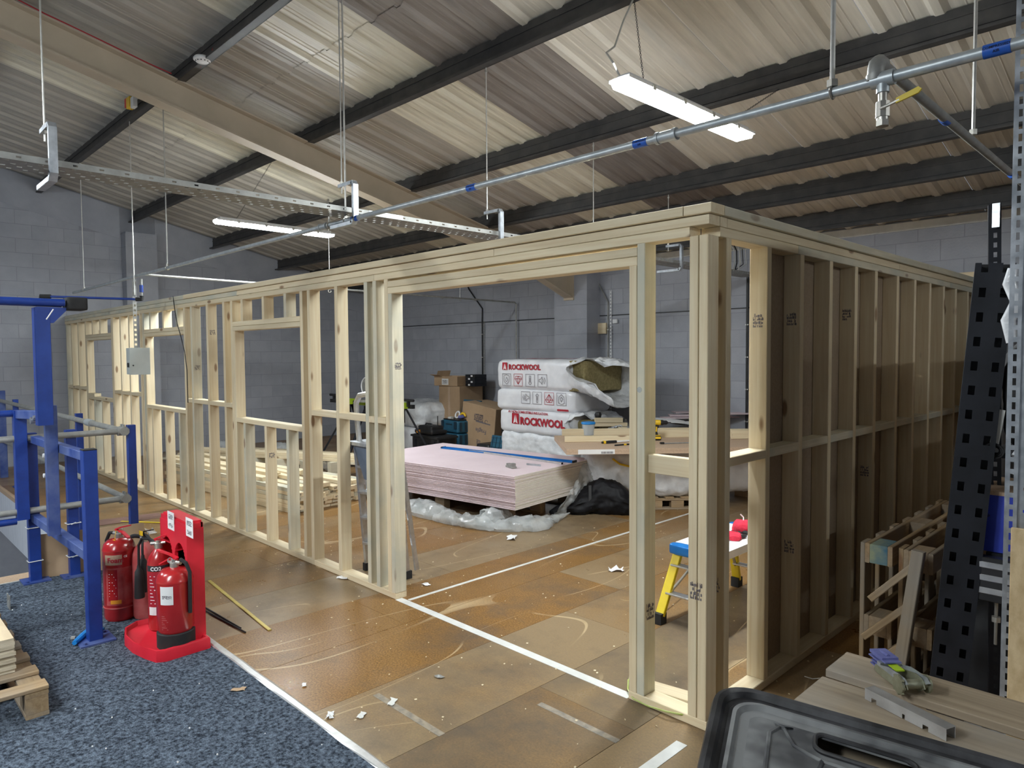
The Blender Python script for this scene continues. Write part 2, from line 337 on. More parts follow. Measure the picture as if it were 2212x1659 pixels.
# chipboard floor
def floor_mat(name='worn_chipboard_floor', g0=.5, g1=.68, ga=.62):
    m, nt, b = _new(name); L = nt.links
    ge = _sep(nt,'ShaderNodeNewGeometry'); oi = _sep(nt,'ShaderNodeObjectInfo')
    n1 = _sep(nt,'ShaderNodeTexNoise'); n1.inputs['Scale'].default_value=90; n1.inputs['Detail'].default_value=6; n1.inputs['Roughness'].default_value=.75; L.new(ge.outputs['Position'], n1.inputs['Vector'])
    cr = _sep(nt,'ShaderNodeValToRGB'); e=cr.color_ramp.elements; e[0].position=.36; e[0].color=(.115,.052,.013,1); e[1].position=.66; e[1].color=(.38,.205,.062,1); L.new(n1.outputs[0], cr.inputs[0])
    # dusty grey wear, patch scale
    n2 = _sep(nt,'ShaderNodeTexNoise'); n2.inputs['Scale'].default_value=.75; n2.inputs['Detail'].default_value=7; n2.inputs['Roughness'].default_value=.6; n2.inputs['Distortion'].default_value=.3; L.new(ge.outputs['Position'], n2.inputs['Vector'])
    a = _sep(nt,'ShaderNodeMath', operation='MULTIPLY_ADD'); a.inputs[1].default_value=.42; L.new(oi.outputs['Random'], a.inputs[0]); L.new(n2.outputs[0], a.inputs[2])
    r = _sep(nt,'ShaderNodeMapRange', interpolation_type='SMOOTHSTEP'); r.inputs[1].default_value=.60; r.inputs[2].default_value=.98; r.inputs[4].default_value=.72; L.new(a.outputs[0], r.inputs[0])
    mx = _sep(nt,'ShaderNodeMix', data_type='RGBA'); L.new(r.outputs[0], mx.inputs[0]); L.new(cr.outputs[0], mx.inputs[6]); mx.inputs[7].default_value=(.285,.22,.135,1)
    # dark grime
    n3 = _sep(nt,'ShaderNodeTexNoise'); n3.inputs['Scale'].default_value=1.3; n3.inputs['Detail'].default_value=8; n3.inputs['Roughness'].default_value=.7
    va = _sep(nt,'ShaderNodeVectorMath', operation='ADD'); va.inputs[1].default_value=(9,3,1); L.new(ge.outputs['Position'], va.inputs[0]); L.new(va.outputs[0], n3.inputs['Vector'])
    r3 = _sep(nt,'ShaderNodeMapRange'); r3.inputs[1].default_value=g0; r3.inputs[2].default_value=g1; r3.inputs[4].default_value=ga; L.new(n3.outputs[0], r3.inputs[0])
    m3 = _sep(nt,'ShaderNodeMix', data_type='RGBA'); L.new(r3.outputs[0], m3.inputs[0]); L.new(mx.outputs[2], m3.inputs[6]); m3.inputs[7].default_value=(.10,.08,.06,1)
    # long thin pale scratches
    out = m3.outputs[2]
    for sc, rot, th in ((1.1,.5,.0035),(1.5,2.0,.003),(.8,1.2,.003)):
        mp = _sep(nt,'ShaderNodeMapping'); mp.inputs['Rotation'].default_value=(0,0,rot); mp.inputs['Scale'].default_value=(1,.22,1); L.new(ge.outputs['Position'], mp.inputs[0])
        n4 = _sep(nt,'ShaderNodeTexNoise'); n4.inputs['Scale'].default_value=sc; n4.inputs['Detail'].default_value=1; L.new(mp.outputs[0], n4.inputs['Vector'])
        s1 = _sep(nt,'ShaderNodeMath', operation='SUBTRACT'); s1.inputs[1].default_value=.5; L.new(n4.outputs[0], s1.inputs[0])
        s2 = _sep(nt,'ShaderNodeMath', operation='ABSOLUTE'); L.new(s1.outputs[0], s2.inputs[0])
        s3 = _sep(nt,'ShaderNodeMath', operation='LESS_THAN'); s3.inputs[1].default_value=th*.45; L.new(s2.outputs[0], s3.inputs[0])
        n5 = _sep(nt,'ShaderNodeTexNoise'); n5.inputs['Scale'].default_value=2.1; L.new(mp.outputs[0], n5.inputs['Vector'])
        g5 = _sep(nt,'ShaderNodeMapRange'); g5.inputs[1].default_value=.5; g5.inputs[2].default_value=.56; g5.inputs[4].default_value=.55; L.new(n5.outputs[0], g5.inputs[0])
        mm = _sep(nt,'ShaderNodeMath', operation='MULTIPLY'); L.new(s3.outputs[0], mm.inputs[0]); L.new(g5.outputs[0], mm.inputs[1])
        mq = _sep(nt,'ShaderNodeMix', data_type='RGBA'); L.new(mm.outputs[0], mq.inputs[0]); L.new(out, mq.inputs[6]); mq.inputs[7].default_value=(.62,.47,.27,1); out = mq.outputs[2]
    L.new(out, b.inputs['Base Color'])
    rr = _sep(nt,'ShaderNodeMapRange'); rr.inputs[1].default_value=.3; rr.inputs[2].default_value=.7; rr.inputs[3].default_value=.24; rr.inputs[4].default_value=.46; L.new(n3.outputs[0], rr.inputs[0]); L.new(rr.outputs[0], b.inputs['Roughness'])
    bp = _sep(nt,'ShaderNodeBump'); bp.inputs['Strength'].default_value=.12; bp.inputs['Distance'].default_value=.004; L.new(n1.outputs[0], bp.inputs['Height']); L.new(bp.outputs[0], b.inputs['Normal'])
    return m
M['floor'] = floor_mat(); M['floor_dark'] = floor_mat('grimy_chipboard_floor', .34, .62, .85)
def sheet_mat(name, c1, c2, rough=.45, metal=.0):
    m = pm(name, c1, c2, sc=2.2, rough=rough, metal=metal, stretch=(9,.7,1), bump=.0, rr=(rough-.1,rough+.15), detail=7, contrast=(.3,.7)); return m
M['sheet_grey'] = sheet_mat('dusty_liner_sheet', (.38,.36,.315), (.52,.485,.43))
M['sheet_cream'] = sheet_mat('cream_rooflight_sheet', (.62,.58,.46), (.88,.84,.70), .35)
M['sheet_dark'] = sheet_mat('dark_liner_sheet', (.20,.175,.16), (.34,.305,.28), .4)
M['sheet_light'] = sheet_mat('pale_liner_sheet', (.56,.52,.45), (.74,.69,.60))
# ================================================================= STRUCTURE
def roofz(y): return 4.5 - .23*y
XL, YB, XR, YF = -11.75, 5.75, 6.5, -9.0
fl = struct('floor')
mb = MB(); mb.box(XL-.2, -4.85, -1.2, YB+.2, -.14, -.022); mb.box(-4.85, XR, YF, YB+.2, -.14, -.022)
mb.obj('floor_deck', M['carddark'], fl)
cache = {}
xs = []; x = -.24+.6*10
while x > XL: xs.append(x); x -= .6
for i, xr in enumerate(xs):
    x0 = max(xr-.6, XL); off = [0,.9,1.8][i%3]
    y = -1.21 if True else 0
    cuts = [-1.2]; yy = 1.28 - 2.4 + off
    while yy < YB:
        if yy > -1.0: cuts.append(yy)
        yy += 2.4
    if cuts[-1] < YB-.05: cuts.append(YB)
    for a, c in zip(cuts, cuts[1:]):
        L_ = c-a; W_ = xr-x0; dk = abs(xr+.24) < .1 and a < -.1; k = (round(L_,3), round(W_,3), dk)
        if k not in cache:
            q = MB(); q.box(-W_/2+.0012, W_/2-.0012, -L_/2+.0012, L_/2-.0012, -.02, 0); cache[k] = q.mesh('floor_board', M['floor_dark' if dk else 'floor'])
        mobj('floor_board', cache[k], fl, Matrix.Translation(((x0+xr)/2, (a+c)/2, random.uniform(-.0008,0))))
# walls
def wallblocks(par, o, xd, W_, ztop, cap=300, skip=None):
    """blocks laid on a plane: o corner, xd direction along, facing n"""
    n = Vector(xd).cross(Vector((0,0,1))); out = []
    full = MB(); full.box(.004,.436,0,.018,.004,.221)
    half = MB(); half.box(.004,.216,0,.018,.004,.221)
    meF, meH = full.mesh('block', M['block']), half.mesh('block', M['block'])
    zt = 0; r = 0; rest = MB(); lst = []
    while zt < 5.2:
        s = 0 if r % 2 == 0 else -.22
        while s < W_:
            a = s; me = meF; wd = .44
            if a < 0: a = 0; me = meH; wd = .22
            if a+wd > W_+.01: break
            zl = min(ztop(a), ztop(a+wd))
            if zt+.225 <= zl: lst.append((a, zt, me, wd))
            s += .44
        r += 1; zt += .225
    return lst, meF, meH
def build_wall(name, o, xd, W_, ztop, key, mbwall):
    par = struct(name)
    mbwall.obj('wall_core', M['mortar'], par)
    lst, a, b = wallblocks(par, o, xd, W_, ztop)
    lst.sort(key=key)
    x = Vector(xd); nrm = Vector((0,0,1)).cross(x)
    Mr = Matrix((x, nrm, Vector((0,0,1)))).transposed().to_4x4()
    for s, z, me, wd in lst[:300]:
        mobj('block', me, par, Matrix.Translation(Vector(o)+x*s+Vector((0,0,z))+nrm*random.uniform(-.0166,-.0158)) @ Mr)
    rest = MB()
    for s, z, me, wd in lst[300:]:
        rest.box(.004, wd-.004, 0, .018, .004, .221, Matrix.Translation(Vector(o)+x*s+Vector((0,0,z))-nrm*.0162) @ Mr)
    if lst[300:]: _tag(rest.obj('block_rest', M['block'], par), kind='stuff')
    return par
# left gable wall, faces +X.  along +Y from YF
mb = MB(); mb.add([(XL-.2,YF,-3),(XL-.2,YB+.2,-3),(XL-.2,YB+.2,roofz(YB+.2)),(XL-.2,YF,roofz(YF)),(XL,YF,-3),(XL,YB+.2,-3),(XL,YB+.2,roofz(YB+.2)),(XL,YF,roofz(YF))],
   [(0,1,2,3),(4,7,6,5),(0,4,5,1),(3,2,6,7),(0,3,7,4),(1,5,6,2)])
# direction so that nrm (z x x) points into the room (+X): x = (0,-1,0) -> z cross x = (1,0,0)
wl = build_wall('wall_left', (XL, YB-.0, 0), (0,-1,0), 8.6, lambda s: roofz(YB-s)-.30, lambda t: (t[0]+.25*abs(t[1]-1.5)), mb)
# raking concrete capping course below the roof, with a joint
mb = MB()
for y0, y1 in ((-8.9,-4.0),(-3.98,.86),(1.42,5.74)):
    mb.add([(XL+.012,y0,roofz(y0)-.55),(XL+.012,y1,roofz(y1)-.55),(XL+.012,y1,roofz(y1)-.02),(XL+.012,y0,roofz(y0)-.02),(XL-.02,y0,roofz(y0)-.55),(XL-.02,y1,roofz(y1)-.55),(XL-.02,y1,roofz(y1)-.02),(XL-.02,y0,roofz(y0)-.02)],
       [(0,1,2,3),(7,6,5,4),(0,4,5,1),(1,5,6,2),(2,6,7,3),(3,7,4,0)])
mb.obj('coping', M['block'], wl)
mb = MB()
for k in range(17):
    z0 = .225*k; z1 = min(z0+.222, 3.9)
    mb.box(XL, XL+.24, .88, 1.38, z0+.002, z1)
mb.box(XL, XL+.232, .888, 1.372, 0, 3.85); mb.obj('pier', M['block'], wl)
# back wall faces -Y : x dir with z cross x = -Y -> x = (-1,0,0): z x (-1,0,0) = (0,-1,0)
mb = MB(); mb.box(XL, XR+.2, YB, YB+.2, -3, 3.17)
wb = build_wall('wall_back', (XR, YB, 0), (-1,0,0), XR-XL, lambda s: 3.16, lambda t: abs(t[0]-11.0)*.6+abs(t[1]-1.5), mb)
mb = MB()
for k in range(14):
    z0 = .225*k; mb.box(-5.81, -5.15, 5.42, YB, z0+.003, min(z0+.222,3.14))
mb.box(-5.805, -5.155, 5.43, YB, 0, 3.14); mb.obj('pier', M['block'], wb)
mb = MB(); mb.box(XL, -5.81, YB-.022, YB, 2.30, 2.312); mb.box(-5.15, XR, YB-.022, YB, 2.30, 2.312); mb.obj('movement_joint', M['black'], wb)
mb = MB(); mb.box(XL, XR, YB-.03, YB, 3.06, 3.15); mb.obj('eaves_capping', M['offwhite'], wb)
mb = MB(); mb.box(XR, XR+.2, YF, YB+.2, -3, 6.6); o = mb.obj('wall_right', M['block']); o['kind'] = 'structure'
mb = MB(); mb.box(XL-.2, XR+.2, YF-.2, YF, -3, 6.7); o = mb.obj('wall_front', M['block']); o['kind'] = 'structure'
# lower level seen through the void
mb = MB(); mb.box(XL-.2, -4.85, YF, -1.2, -3.1, -3.0); o = mb.obj('floor_lower', M['mortar']); o['kind'] = 'structure'
# ---------------- ceiling: sheets + purlins + rafter
ce = struct('ceiling')
bounds = []
x = -.145
while x < XR+1: x += 1.045
while x > XL-1: bounds.append(x); x -= 1.045
rib_prof = [(0,0),(.035,.028),(.085,.028),(.12,0),(.20,0),(.207,.005),(.215,0),(.25,0),(.257,.005),(.265,0),(.345,0)]
def sheet(x0, wd, mat, y0, y1, drop=0):
    prof = []
    for k in range(3):
        prof += [(x0+k*wd/3+p[0]*wd/1.045, p[1]) for p in rib_prof[:-1]]
    prof.append((x0+wd-.004, 0))
    vs = []
    for y in (y0, y1):
        for px, pz in prof: vs.append((px, y, roofz(y)+.01-pz-drop))
    for y in (y0, y1):
        for px, pz in prof: vs.append((px, y, roofz(y)+.013-pz-drop))
    n = len(prof); fs = [(i,i+1,n+i+1,n+i) for i in range(n-1)] + [(2*n+i,3*n+i,3*n+i+1,2*n+i+1) for i in range(n-1)]
    m_ = MB(); m_.add(vs, fs); return m_.obj('roof_sheet', mat, ce)
for bx in bounds:
    c = bx - .52
    if -4.5 < c < -3.3: mt = 'sheet_cream'
    elif -7.7 < c < -6.4: mt = 'sheet_cream'
    elif -3.3 < c < -2.2: mt = 'sheet_dark'
    elif -1.3 < c < 0: mt = 'sheet_light'
    elif -2.2 < c < -1.2: mt = 'sheet_light'
    elif c > 0: mt = 'sheet_light'
    elif -11 < c < -9.5: mt = 'sheet_grey'
    else: mt = 'sheet_grey'
    sheet(bx-1.045, 1.045, M[mt], YF-.3, .45)
    sheet(bx-1.045, 1.045, M[mt if mt!='sheet_cream' else 'sheet_cream'], .40, YB+.5, .006)
PUR = [-7.1, -5.7, -4.35, -3.0, -1.65, -.27, 1.07, 2.44, 3.72, 4.42, 5.2]
def zprof(h=.2, f=.065, t=.004):
    return [(0,0),(f,0),(f,-.018),(f-t,-.018),(f-t,-t),(t,-t),(t,-h+t)] + [(t,-h+t),(0,-h)][:1] + [(-f,-h+t)] + [(-f,-h+.02),(-f-t,-h+.02),(-f-t,-h),(0,-h)]
for y in PUR:
    zt = roofz(y) - .012
    q = MB()
    q.box(XL, XR, y-.004, y+.004, zt-.2, zt)
    q.box(XL, XR, y, y+.065, zt-.018, zt-.006); q.box(XL, XR, y-.065, y, zt-.2, zt-.192)
    q.box(XL, XR, y-.069, y-.063, zt-.2, zt-.18); q.box(XL, XR, y-.012, y, zt-.062, zt-.05); q.box(XL, XR, y-.012, y, zt-.15, zt-.14)
    q.obj('purlin', M['purlin'], ce)
def isect(y0, y1, xc, hw, d0, d1a, d1b, tw=.01, tf=.014):
    q = MB()
    def slab(xa, xb, ta0, tb0, ta1, tb1):
        q.add([(xa,y0,roofz(y0)-ta0),(xb,y0,roofz(y0)-ta0),(xb,y0,roofz(y0)-tb0),(xa,y0,roofz(y0)-tb0),(xa,y1,roofz(y1)-ta1),(xb,y1,roofz(y1)-ta1),(xb,y1,roofz(y1)-tb1),(xa,y1,roofz(y1)-tb1)],
          [(0,1,2,3),(7,6,5,4),(0,4,5,1),(1,5,6,2),(2,6,7,3),(3,7,4,0)])
    slab(xc-hw, xc+hw, d0, d0+tf, d0, d0+tf); slab(xc-tw/2, xc+tw/2, d0, d1a, d0, d1b); slab(xc-hw, xc+hw, d1a-tf, d1a, d1b-tf, d1b)
    return q
q = isect(YF, 4.3, -5.50, .085, .213, .50, .50); q2 = isect(4.3, 5.45, -5.50, .085, .213, .50, .68); q.add(q2.v, q2.f)
q.box(-5.60,-5.40,5.40,5.43,2.55,3.2); q.obj('rafter', M['rafter'], ce)
q = isect(YF, 5.6, 1.2, .085, .213, .50, .50); q.obj('rafter', M['rafter'], ce)
# carpet and silver trim
cp = MB(); cp.box(-4.85, XR-.05, YF+.1, -1.21, -.022, .004)
_tag(cp.obj('carpet', M['carpet'], None), 'charcoal ribbed carpet laid over the walkway in the foreground', 'carpet')
rnd = random.Random(3); q = MB(); x = -4.6
vs = []; n = 60
for i in range(n+1):
    xx = -4.6 + (XR+4.4)*i/n
    for yy, zz in ((-1.235,.001),(-1.228,.009+rnd.uniform(0,.003)),(-1.20,.010+rnd.uniform(0,.003)),(-1.185,.001)): vs.append((xx, yy+rnd.uniform(-.003,.003), zz))
q.add(vs, [(4*i+k, 4*i+4+k, 4*i+5+k, 4*i+1+k) for i in range(n) for k in range(3)])
_tag(q.obj('floor_trim_strip', M['silverband']), 'silver tape strip along the edge of the charcoal carpet', 'floor strip')
def strip(x0,x1,y0,y1,lab,m='offwhite',z=.0015):
    q = MB(); q.box(x0,x1,y0,y1,-.0005,z); return _tag(q.obj('floor_tape', M[m]), lab, 'tape')
strip(-2.44,-.44,-.005,.052,'wide white tape strip across the door opening of the timber frame')
strip(-2.385,-2.355,.06,4.6,'long thin white painted line running in from the left door post')
strip(-.055,.0,-1.16,-.16,'short white tape strip on the floor beside the black tray')
for (a_, b_, lab) in (((812,1500),(955,1588),'faint grey tape remnant in front of the doorway, left of the dark board'),((1165,1520),(1335,1602),'dark grey tape remnant on the dark board near the tray')):
    a_, b_ = G(*a_), G(*b_); d_ = b_-a_; q = MB(); q.box(0,d_.length,-.018,.018,-.0005,.0012); o = _tag(q.obj('floor_tape', M['tapegrey']), lab, 'tape'); o.location = a_; o.rotation_euler = (0,0,math.atan2(d_.y,d_.x))
# ================================================================= TIMBER PARTITION
T = M['timber']; T2 = M['timber2']
ff = thing('timber_partition', 'long new pine stud partition with three window openings and a wide doorway', 'partition', (0,0,0))
ZT = 2.26
def stud(x, z0=.045, z1=ZT, m=None, y0=0, name='stud', jit=.004):
    return beam(name, ff, x, x+.045, y0, y0+.095, z0, z1, m or (T if random.random()<.8 else T2), jit=jit)
for x in (-11.70,-11.38,-10.96,-10.52,-9.16,-9.11,-8.76,-8.38,-7.93,-7.84,-7.795,-6.415,-6.21,-5.77,-5.35,-5.16,-3.765,-3.64,-3.21,-2.795,-2.68,-2.535,-.385): stud(x)
for x in (-10.47,-7.75,-5.112): stud(x, 1.135 if 0 else .045, 1.97, name='jack_stud')
stud(-2.488, .045, 2.157, name='jack_stud'); stud(-.432, .045, 2.157, name='jack_stud')
stud(-.098, name='stud', jit=0); stud(-.049, name='stud', jit=0)
beam('stud', ff, -.095, -.052, .1, .145, .045, ZT, T)
def win(x0, x1, zs, cr_):
    beam('sill_plate', ff, x0, x1, 0, .095, zs-.045, zs, T)
    beam('header', ff, x0-.04, x1, 0, .095, 1.97, 2.012, T); beam('header', ff, x0-.04, x1, 0, .095, 2.014, 2.058, T)
    for x in cr_:
        stud(x, 2.058, ZT, name='cripple_stud'); stud(x, .045, zs-.045, name='cripple_stud')
win(-10.475,-9.16,1.135,(-10.13,-9.72)); win(-7.75,-6.415,1.135,(-7.55,-7.09,-6.64)); win(-5.067,-3.765,1.135,(-4.92,-4.47,-4.05))
beam('offcut', ff, -10.45, -10.1, .0, .09, 1.136, 1.18, T)
def nog(xs, z=1.222):
    for a, b in zip(xs, xs[1:]): 
        if b-(a+.045) > .05: beam('noggin', ff, a+.045, b, 0, .095, z, z+.045, T)
nog([-11.70,-11.38,-10.96,-10.52]); nog([-9.11,-8.76,-8.38,-7.93]); nog([-6.37,-6.21,-5.77,-5.35,-5.16]); nog([-3.72,-3.64,-3.21,-2.795,-2.68,-2.535],1.24)
beam('noggin', ff, -.34, -.098, .03, .075, 1.15, 1.24, T)
beam('header', ff, -2.488, -.385, 0, .095, 2.157, 2.20, T); beam('header', ff, -2.488, -.385, 0, .095, 2.202, 2.245, T)
# plates
for a, b in ((-11.74,-7.9),(-7.897,-2.66),(-2.657,-.098)): beam('head_plate', ff, a, b, 0, .095, 2.26, 2.304, T)
for a, b in ((-11.74,-9.3),(-9.297,-5.0),(-4.997,-1.4),(-1.397,0)): beam('head_plate', ff, a, b, 0, .095, 2.306, 2.35, T if a>-9 else T2)
for a, b, dy in ((-11.74,-9.6,0),(-9.597,-6.35,-.006),(-6.347,-3.1,-.016),(-3.097,-.12,-.022),(-.117,.02,-.02)): beam('binder', ff, a, b, dy, .1, 2.352, 2.396, T2 if a<-9 else T)
for a, b in ((-11.74,-8.3),(-8.297,-5.1),(-5.097,-3.6),(-3.597,-2.445)): beam('sole_plate', ff, a, b, 0, .095, 0, .044, T)
beam('sole_plate', ff, -.432, 0, 0, .095, 0, .044, T)
# grade stamps: scribbled print marks
def stamp(par, o, xd, w_=.05, h_=.05, seed=0):
    rn = random.Random(seed); q = MB()
    for r in range(4):
        x = 0
        while x < w_:
            ww = rn.uniform(.003,.012); 
            if rn.random()<.75: q.box(x, x+ww*.7, r*h_/4, r*h_/4+h_/4*rn.uniform(.4,.8), 0, .0006)
            if rn.random()<.4: q.box(x, x+.002, r*h_/4, r*h_/4+h_/4, 0, .0006)
            x += ww
    return q.obj('grade_stamp', M['inkgrey'], par, mtx=frameM(o, xd, (0,0,1)))
for x, z, s in ((-2.4425,1.63,1),(-4.425,.80,2),(-6.165,1.58,3),(-5.725,1.95,4)): stamp(ff, (x+.0008,.02,z), (0,1,0), seed=s)
stamp(ff, (-.085,-.001,.60), (1,0,0), .06, .08, 7); stamp(ff, (-.339,.02,.42), (0,1,0), .06, .08, 8)
fs_ = thing('side_partition', 'shadowed pine stud side wall backed by brown boards, running from the corner post', 'partition', (0,0,0))
sy = [.16,.572,.965,1.365,1.765,2.12,2.557,2.95,3.33,3.71,4.08,4.48,5.0,5.6]
for y in sy: beam('stud', fs_, -.095, 0, y, y+.045, .045, ZT, T, jit=.003)
for a, b in zip(sy[:-1], sy[1:]): beam('noggin', fs_, -.095, -.002, a+.045, b, 1.195, 1.24, T2 if a>.5 else T)
for a, b in ((0.002,.93),(.933,3.9),(3.903,5.7)): beam('head_plate', fs_, -.095, 0, a if a>.1 else .098, b, 2.26, 2.304, T if a<.5 else T2)
for a, b in ((.098,.16),(.163,2.6),(2.603,5.7)): beam('head_plate', fs_, -.095, 0, a, b, 2.306, 2.35, T)
for a, b in ((.103,3.2),(3.203,5.7)): beam('binder', fs_, -.10, .02, a, b, 2.352, 2.396, T2)
for a, b in ((.098,2.6),(2.603,5.7)): beam('sole_plate', fs_, -.095, 0, a, b, 0, .044, T)
for k in range(5):
    y0 = .597+k*1.0; y1 = min(y0+.996, 5.66)
    q = MB(); q.box(-.108,-.0955,y0,y1,.04,2.30); q.obj('sheathing_board', M['mdf'], fs_)
for (y, z, s) in ((.578,1.86,11),(.9712,1.88,12),(1.7712,1.93,13),(2.125,.9,14),(.971,.62,15)): stamp(fs_, (-.075,y-.0065,z), (1,0,0), .05, .07, s)
stamp(fs_, (-.08,.1592,.60), (1,0,0), .05, .07, 21)
q = MB(); rn = random.Random(5); z = 1.25
while z < 2.2:                                      # faint vertical print line on the second board
    q.box(-.0965,-.0955,1.17,1.185+rn.uniform(0,.01),z,z+rn.uniform(.01,.03)); z += rn.choice((.04,.045,.05,.1))
q.obj('board_print', M['inkgrey'], fs_)
a, b = G(1404,1487,.022), G(1488,1512,.022)
q = thing('timber_offcut', 'loose pine batten lying on the floor inside the corner post', 'timber'); bar('batten', q, a, a+(b-a)*1.9, .095, .044, T)
pts = [G(1358,1470,.01),G(1357,1490,.012),G(1368,1510,.012),G(1400,1526,.02),G(1440,1538,.03),G(1475,1545,.03),G(1500,1552,.01)]
q = MB(); 
for dz in (0,.006): q.tube([p+Vector((0,-dz*.8,dz)) for p in pts], .0028, 6)
q.tube([G(1358,1470,.01),G(1362,1455,.02),G(1372,1448,.02)], .0028, 6)
_tag(q.obj('electric_cable', M['cableg'], None, True), 'thin green and yellow cable looping past the foot of the doorway post', 'cable')
# ================================================================= SERVICES
def clipobj(nm, par, p, r=.022):
    q = MB(); q.tube([p+Vector((0,r*math.cos(a),r*math.sin(a))) for a in [2*PI*i/14 for i in range(14)]], .004, 5, True); q.cyl(p+Vector((0,0,r)), p+Vector((0,0,r+.03)), .005, n=6)
    return q.obj(nm, M['brass'], par, True)
PY, PZ = -.27, 2.64
pipe = thing('air_pipe', 'long pale steel pipe hung across the room above the doorway wall, with blue bands', 'pipe', (0,PY,PZ))
q = MB(); q.cyl((-9.9,0,0),(.80,0,0),.017,n=14); q.cyl((.80,0,0),(XR-1,0,.0),.019,n=14); q.obj('pipe', M['paintpipe'], pipe, True)
for px in (1440,1190*0+700):
    X = at(px, 290 if px==1440 else 505,'y',PY).x; q = MB(); q.cyl((X-.045,0,0),(X+.045,0,0),.023,n=12); q.cyl((X-.05,0,0),(X-.035,0,0),.026,n=12); q.cyl((X+.035,0,0),(X+.05,0,0),.026,n=12); q.obj('pipe_coupling', M['paintpipe'], pipe, True)
for u, v in ((1385,300),(1020,408),(768,476),(2155,83)):
    X = at(u,v,'y',PY).x; q = MB(); q.cyl((X-.035,0,0),(X+.035,0,0),.0185 if X<.8 else .0205,n=16); lb = q.obj('pipe_label', M['bluetape'], pipe, True)
    r_ = .0192 if X<.8 else .0212
    me = text_mesh('COMPRESSED', .0115, M['ink'], ext=.0002, bold=.0002, align='CENTER')
    for vv in me.vertices:
        a = vv.co.y/r_ + R(200); vv.co = (X+vv.co.x, r_*math.cos(a), r_*math.sin(a)*1.0) if False else (X+vv.co.x, -r_*math.cos(vv.co.y/r_), r_*math.sin(vv.co.y/r_))
    mobj('lettering', me, lb)
    me = text_mesh('AIR', .0115, M['ink'], ext=.0002, bold=.0002, align='CENTER')
    for vv in me.vertices: yy = vv.co.y-.014; vv.co = (X+vv.co.x, -r_*math.cos(yy/r_), r_*math.sin(yy/r_))
    mobj('lettering', me, lb)
def rod(name, lab, x, y, z0, z1, r=.005, grp=None, foot='clip', m='rod'):
    t = thing(name, lab, 'hanger rod', (x,y,z0), group=grp)
    q = MB(); q.cyl((0,0,0),(0,0,z1-z0),r,n=8); q.obj('rod', M[m], t, True)
    q = MB(); q.cyl((0,0,-.012),(0,0,.012),r*2.2,n=6); q.obj('nut', M['brass'], t); q = MB(); q.cyl((0,0,z1-z0-.05),(0,0,z1-z0-.035),r*2,n=6); q.obj('nut', M['brass'], t); q = MB(); q.box(-.012,.012,-.012,.012,z1-z0-.03,z1-z0); q.obj('purlin_clip', M['brass'], t)
    if foot == 'clip':
        q = MB(); q.tube([(0,.021*math.cos(a),-.03+.021*math.sin(a)) for a in [2*PI*i/14 for i in range(14)]], .0045, 5, True); q.obj('pipe_clip', M['brass'], t, True)
    return t
for u, v, lab in ((182,626,'thin zinc rod holding the far left end of the pale pipe'),(362,581,'thin zinc rod on the pale pipe, second from the left'),(747,488,'long zinc rod dropping to the pale pipe beside the middle tray bracket'),(1798,180,'thick zinc rod holding the pale pipe left of the yellow handled valve')):
    X = at(u,v,'y',PY).x; rod('hanger_rod', lab, X, PY, PZ+.03, roofz(PY)-.2, .006 if u<1700 else .009)
X = at(712,495,'y',PY).x; rod('hanger_rod', 'short studded hanger clipped to the pale pipe under the slotted tray', X, PY, PZ+.03, PZ+.12, .005)
# valve and tee
X = at(1908,150,'y',PY).x
vt = thing('ball_valve', 'drop valve with a bright yellow lever handle under the pale pipe', 'valve', (X,PY,PZ))
q = MB(); q.cyl((-.035,0,0),(.035,0,0),.026,n=14); q.cyl((0,0,0),(0,0,-.045),.020,n=12); q.obj('pipe_tee', M['paintpipe'], vt, True)
q = MB(); q.cyl((0,0,-.04),(0,0,-.075),.014,n=12); q.cyl((0,0,-.075),(0,0,-.125),.022,n=8); q.cyl((0,0,-.125),(0,0,-.135),.018,n=12); q.cyl((0,0,-.135),(0,0,-.155),.021,n=6); q.obj('valve_body', M['brass'], vt, True)
q = MB(); q.tube([(0,-.02,-.1),(.02,-.03,-.1),(.05,-.03,-.092),(.06,-.03,-.09)], .005, 6); q.obj('stem', M['brass'], vt, True)
q = MB(); q.add(*(lambda: ([(.05,-.034,-.099),(.115,-.034,-.083),(.125,-.034,-.072),(.115,-.034,-.063),(.05,-.034,-.083),(.05,-.026,-.099),(.115,-.026,-.083),(.125,-.026,-.072),(.115,-.026,-.063),(.05,-.026,-.083)], [(0,1,2,3,4),(9,8,7,6,5),(0,5,6,1),(1,6,7,2),(2,7,8,3),(3,8,9,4),(4,9,5,0)]))()); q.obj('lever', M['yellow'], vt)
BX = at(1892,140,'y',PY).x
bp_ = thing('branch_pipe', 'grey pipe turning over the pale pipe and running to the back wall on the right', 'pipe', (BX,PY,PZ))
q = MB(); q.tube([(0,0,0),(0,0,.035),(0,.008,.058),(0,.03,.07),(0,.06,.07)], .026, 12); q.cyl((0,0,.0),(0,0,.02),.03,n=12); q.obj('elbow', M['galvd'], bp_, True)
q = MB(); q.tube([(0,.05,.07),(-.02,2.0,.085),(-.02,5.9,.085)], .0185, 12); q.obj('pipe', M['galvd'], bp_, True)
for yy in (.85,2.2): q = MB(); q.cyl((-.012,yy,.076),(-.012,yy+.06,.076),.021,n=12); q.obj('pipe_label', M['bluetape'], bp_, True)
rod('hanger_rod', 'zinc rod holding the grey branch pipe near the galvanised upright', BX-.01, 1.07, PZ+.12, roofz(1.07)-.2, .008)
YX = -6.93
yp = thing('far_air_pipe', 'thin grey pipe leaving the pale pipe and dropping down the back wall', 'pipe', (YX,PY,2.61))
